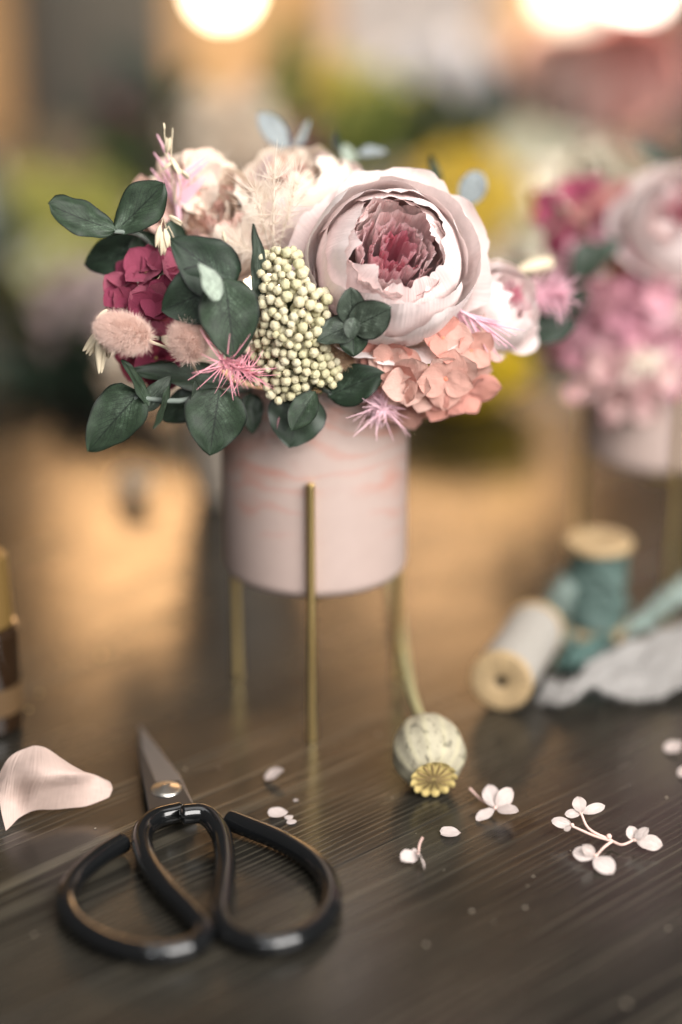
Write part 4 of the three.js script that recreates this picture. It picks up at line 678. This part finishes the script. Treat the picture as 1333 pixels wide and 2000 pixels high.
const yellow = [petalMat(0.84, 0.58, 0.05), petalMat(0.80, 0.52, 0.03), petalMat(0.86, 0.66, 0.14)], lime = [petalMat(0.55, 0.52, 0.14), petalMat(0.48, 0.48, 0.12)], mint = [petalMat(0.78, 0.77, 0.58), petalMat(0.80, 0.78, 0.62)], sky = [petalMat(0.52, 0.56, 0.64), petalMat(0.60, 0.60, 0.66)], coralRed = [petalMat(0.92, 0.56, 0.50), petalMat(0.91, 0.46, 0.41)], rosePink = [petalMat(0.90, 0.66, 0.60), petalMat(0.90, 0.70, 0.63)], plum = [petalMat(0.16, 0.06, 0.09), petalMat(0.22, 0.10, 0.12)], dusk = [petalMat(0.52, 0.40, 0.40), petalMat(0.60, 0.45, 0.42)], ivory = [petalMat(0.80, 0.70, 0.56), petalMat(0.78, 0.64, 0.50)];
const far = (label, c, r, n, s, m, seed, b = [0, -0.12, -0.01]) => hydrangea(label, c, [r, r * 0.85, r * 0.8], [0, 0.25, 1], n, s, m, seed, { base: b, min: -0.1 });
far('yellow flower head behind the large open rose', [0.1462, 0.1014, -1.05], 0.054, 34, 0.0204, yellow, 51);
far('yellow flowers heaped in the yellow bowl', [0.1413, 0.0443, -0.6], 0.040, 26, 0.014, yellow, 52, [0, -0.03, 0]);
far('yellow green flower head above the pale rose', [-0.015, 0.1459, -1.35], 0.070, 34, 0.0256, [...yellow.slice(0, 1), ...lime], 53);
far('olive yellow flower head behind the blue tips', [0.0572, 0.1409, -1.35], 0.056, 26, 0.0249, lime, 54);
far('pale mint hydrangea behind the second bouquet', [0.2285, 0.1041, -1.1], 0.064, 40, 0.0221, mint, 55);
far('pale blue hydrangea below the grey curtain', [0.1365, 0.154, -1.5], 0.075, 40, 0.0271, sky, 56);
far('ivory flower head behind the peach hydrangea', [-0.1013, 0.1756, -1], 0.048, 26, 0.0215, ivory, 57);
far('plum flower head below the ivory one', [-0.0746, 0.1382, -1.05], 0.053, 26, 0.0227, plum, 58);
far('plum flower head beside the slate door', [-0.2214, 0.1248, -1.4], 0.065, 26, 0.0261, plum, 59);
far('lime flower head near the table side', [-0.3389, 0.0521, -1.15], 0.054, 28, 0.0231, lime, 60);
far('lime flower head behind the olive green leaves', [-0.2551, 0.0579, -1.15], 0.052, 28, 0.0222, lime, 61);
far('pale lime flower head under the lime pair', [-0.2654, 0.0441, -0.9], 0.036, 20, 0.0192, [...lime, mint[0]], 62);
far('dusky pink flower head behind the magenta hydrangea', [-0.2137, 0.0379, -0.78], 0.048, 28, 0.0198, dusk, 63);
far('ivory flower head in the beige vase', [-0.116, 0.1183, -0.3], 0.030, 20, 0.014, ivory, 64, [0.03, -0.04, -0.02]);
far('small pale pink flower head lying by the beige vase', [-0.1376, 0.01, -0.3492], 0.010, 12, 0.008, ivory, 65, [0, -0.008, 0]);
rose('big coral red bloom below the globe lamps', [0.3785, 0.1631, -1.45], [-0.1, 0.55, 0.8], roseRings(1.5, [...coralRed, coralRed[0]], coralRed, coralRed, coralRed), 91, { stem: 0.1 });
rose('big rose pink bloom beside the coral red one', [0.3005, 0.1567, -1.45], [-0.1, 0.55, 0.8], roseRings(1.4, [...rosePink, rosePink[0]], rosePink, rosePink, rosePink), 93, { stem: 0.1 });
function greenery(label, base, ends, mats, seed, size = 0.05) {
  const t = sprig(label, base, ends.map(e => [[base, V(base).lerp(V(e), 0.6).add(V(0, 0.012, 0)).toArray(), e], 0.0018, 0.001]), 'greenery', 'greenery_sprig', undefined, stemMat), r = rng(seed);
  for (const e of ends) { const c = V(e).sub(V(base)); for (let k = 0; k < 7; k++) { const p = V(base).addScaledVector(c, 0.3 + 0.7 * k / 6).add(V(0, 0.008, 0)), d = sphereDir(r).add(V(0, 0.5, 0.3)).addScaledVector(c.clone().normalize(), 0.8).normalize(); leaf(t, p.toArray(), p.clone().addScaledVector(d, size * (0.7 + 0.6 * r())).toArray(), 0.42, sphereDir(r).add(V(0, 0.5, 0.8)).toArray(), mats[k % mats.length], { nu: 6, nv: 8 }); } }
  return t;
}
greenery('olive greenery behind the large rose and the mint hydrangea', [0.1935, 0.0456, -1.25], [[0.1516, 0.148, -1.2], [0.2207, 0.1512, -1.25], [0.2581, 0.1316, -1.2], [0.1066, 0.1393, -1.25]], [L0, oliveLeafMat, darkLeafMat], 201, 0.08);
greenery('olive greenery below the pale blue hydrangea', [0.0579, 0.0786, -1.2], [[0.0339, 0.1433, -1.2], [0.0825, 0.1411, -1.25], [-0.0014, 0.1316, -1.2]], [oliveLeafMat, limeLeafMat], 202, 0.08);
greenery('dark greenery between slate door and ivory flower', [-0.147, 0.0638, -1.15], [[-0.1832, 0.1665, -1.2], [-0.1325, 0.1317, -1.05], [-0.0509, 0.1837, -1.3], [-0.2259, 0.1332, -1.15]], [darkLeafMat, oliveLeafMat], 203, 0.09);
greenery('olive leaves under the lime flower heads', [-0.267, -0.0856, -0.95], [[-0.2821, 0.0042, -0.9], [-0.3098, 0.0251, -0.95], [-0.235, 0.0251, -0.95], [-0.2445, -0.0047, -0.85]], [oliveLeafMat, darkLeafMat, limeLeafMat], 204, 0.075);
greenery('dark greenery spilling around the stoneware vase', [-0.2248, -0.0237, -0.66], [[-0.2729, 0.024, -0.66], [-0.2352, 0.0206, -0.62], [-0.1853, 0.0345, -0.62], [-0.1554, 0.0088, -0.58], [-0.2589, -0.0026, -0.62], [-0.1909, -0.0003, -0.58]], [darkLeafMat], 205, 0.06);
greenery('dark greenery between yellow bowl and second bouquet', [0.1798, 0.0543, -0.45], [[0.1668, 0.1069, -0.42], [0.187, 0.0869, -0.42], [0.1507, 0.0997, -0.5]], [darkLeafMat, L1], 206, 0.05);
greenery('dark greenery behind the coral red bloom', [0.3135, 0.0612, -1.5], [[0.2262, 0.1605, -1.5], [0.2439, 0.1277, -1.5], [0.3321, 0.1083, -1.45]], [darkLeafMat, dusk[0]], 207, 0.085);

// plant crumbs and dust scattered over the near planks
{
  const r = rng(404), gs = [];
  for (let i = 0; i < 36; i++) { const a = 0.00025 + 0.0007 * r() * r(), g = new THREE.SphereGeometry(a, 6, 4).scale(1.6, 0.5, 1).rotateY(r() * 6.28).translate(-0.16 + 0.36 * r(), a * 0.4, 0.0 + 0.3 * r()); gs.push(g); }
  const m = part('plant_crumbs', mergeGeometries(gs), phys({ color: rgb(0.3, 0.25, 0.19), roughness: 0.9 }), scene); m.userData = { kind: 'stuff', label: 'fine plant crumbs scattered over the near planks', category: 'crumbs' };
}

renderer.render(scene, camera);
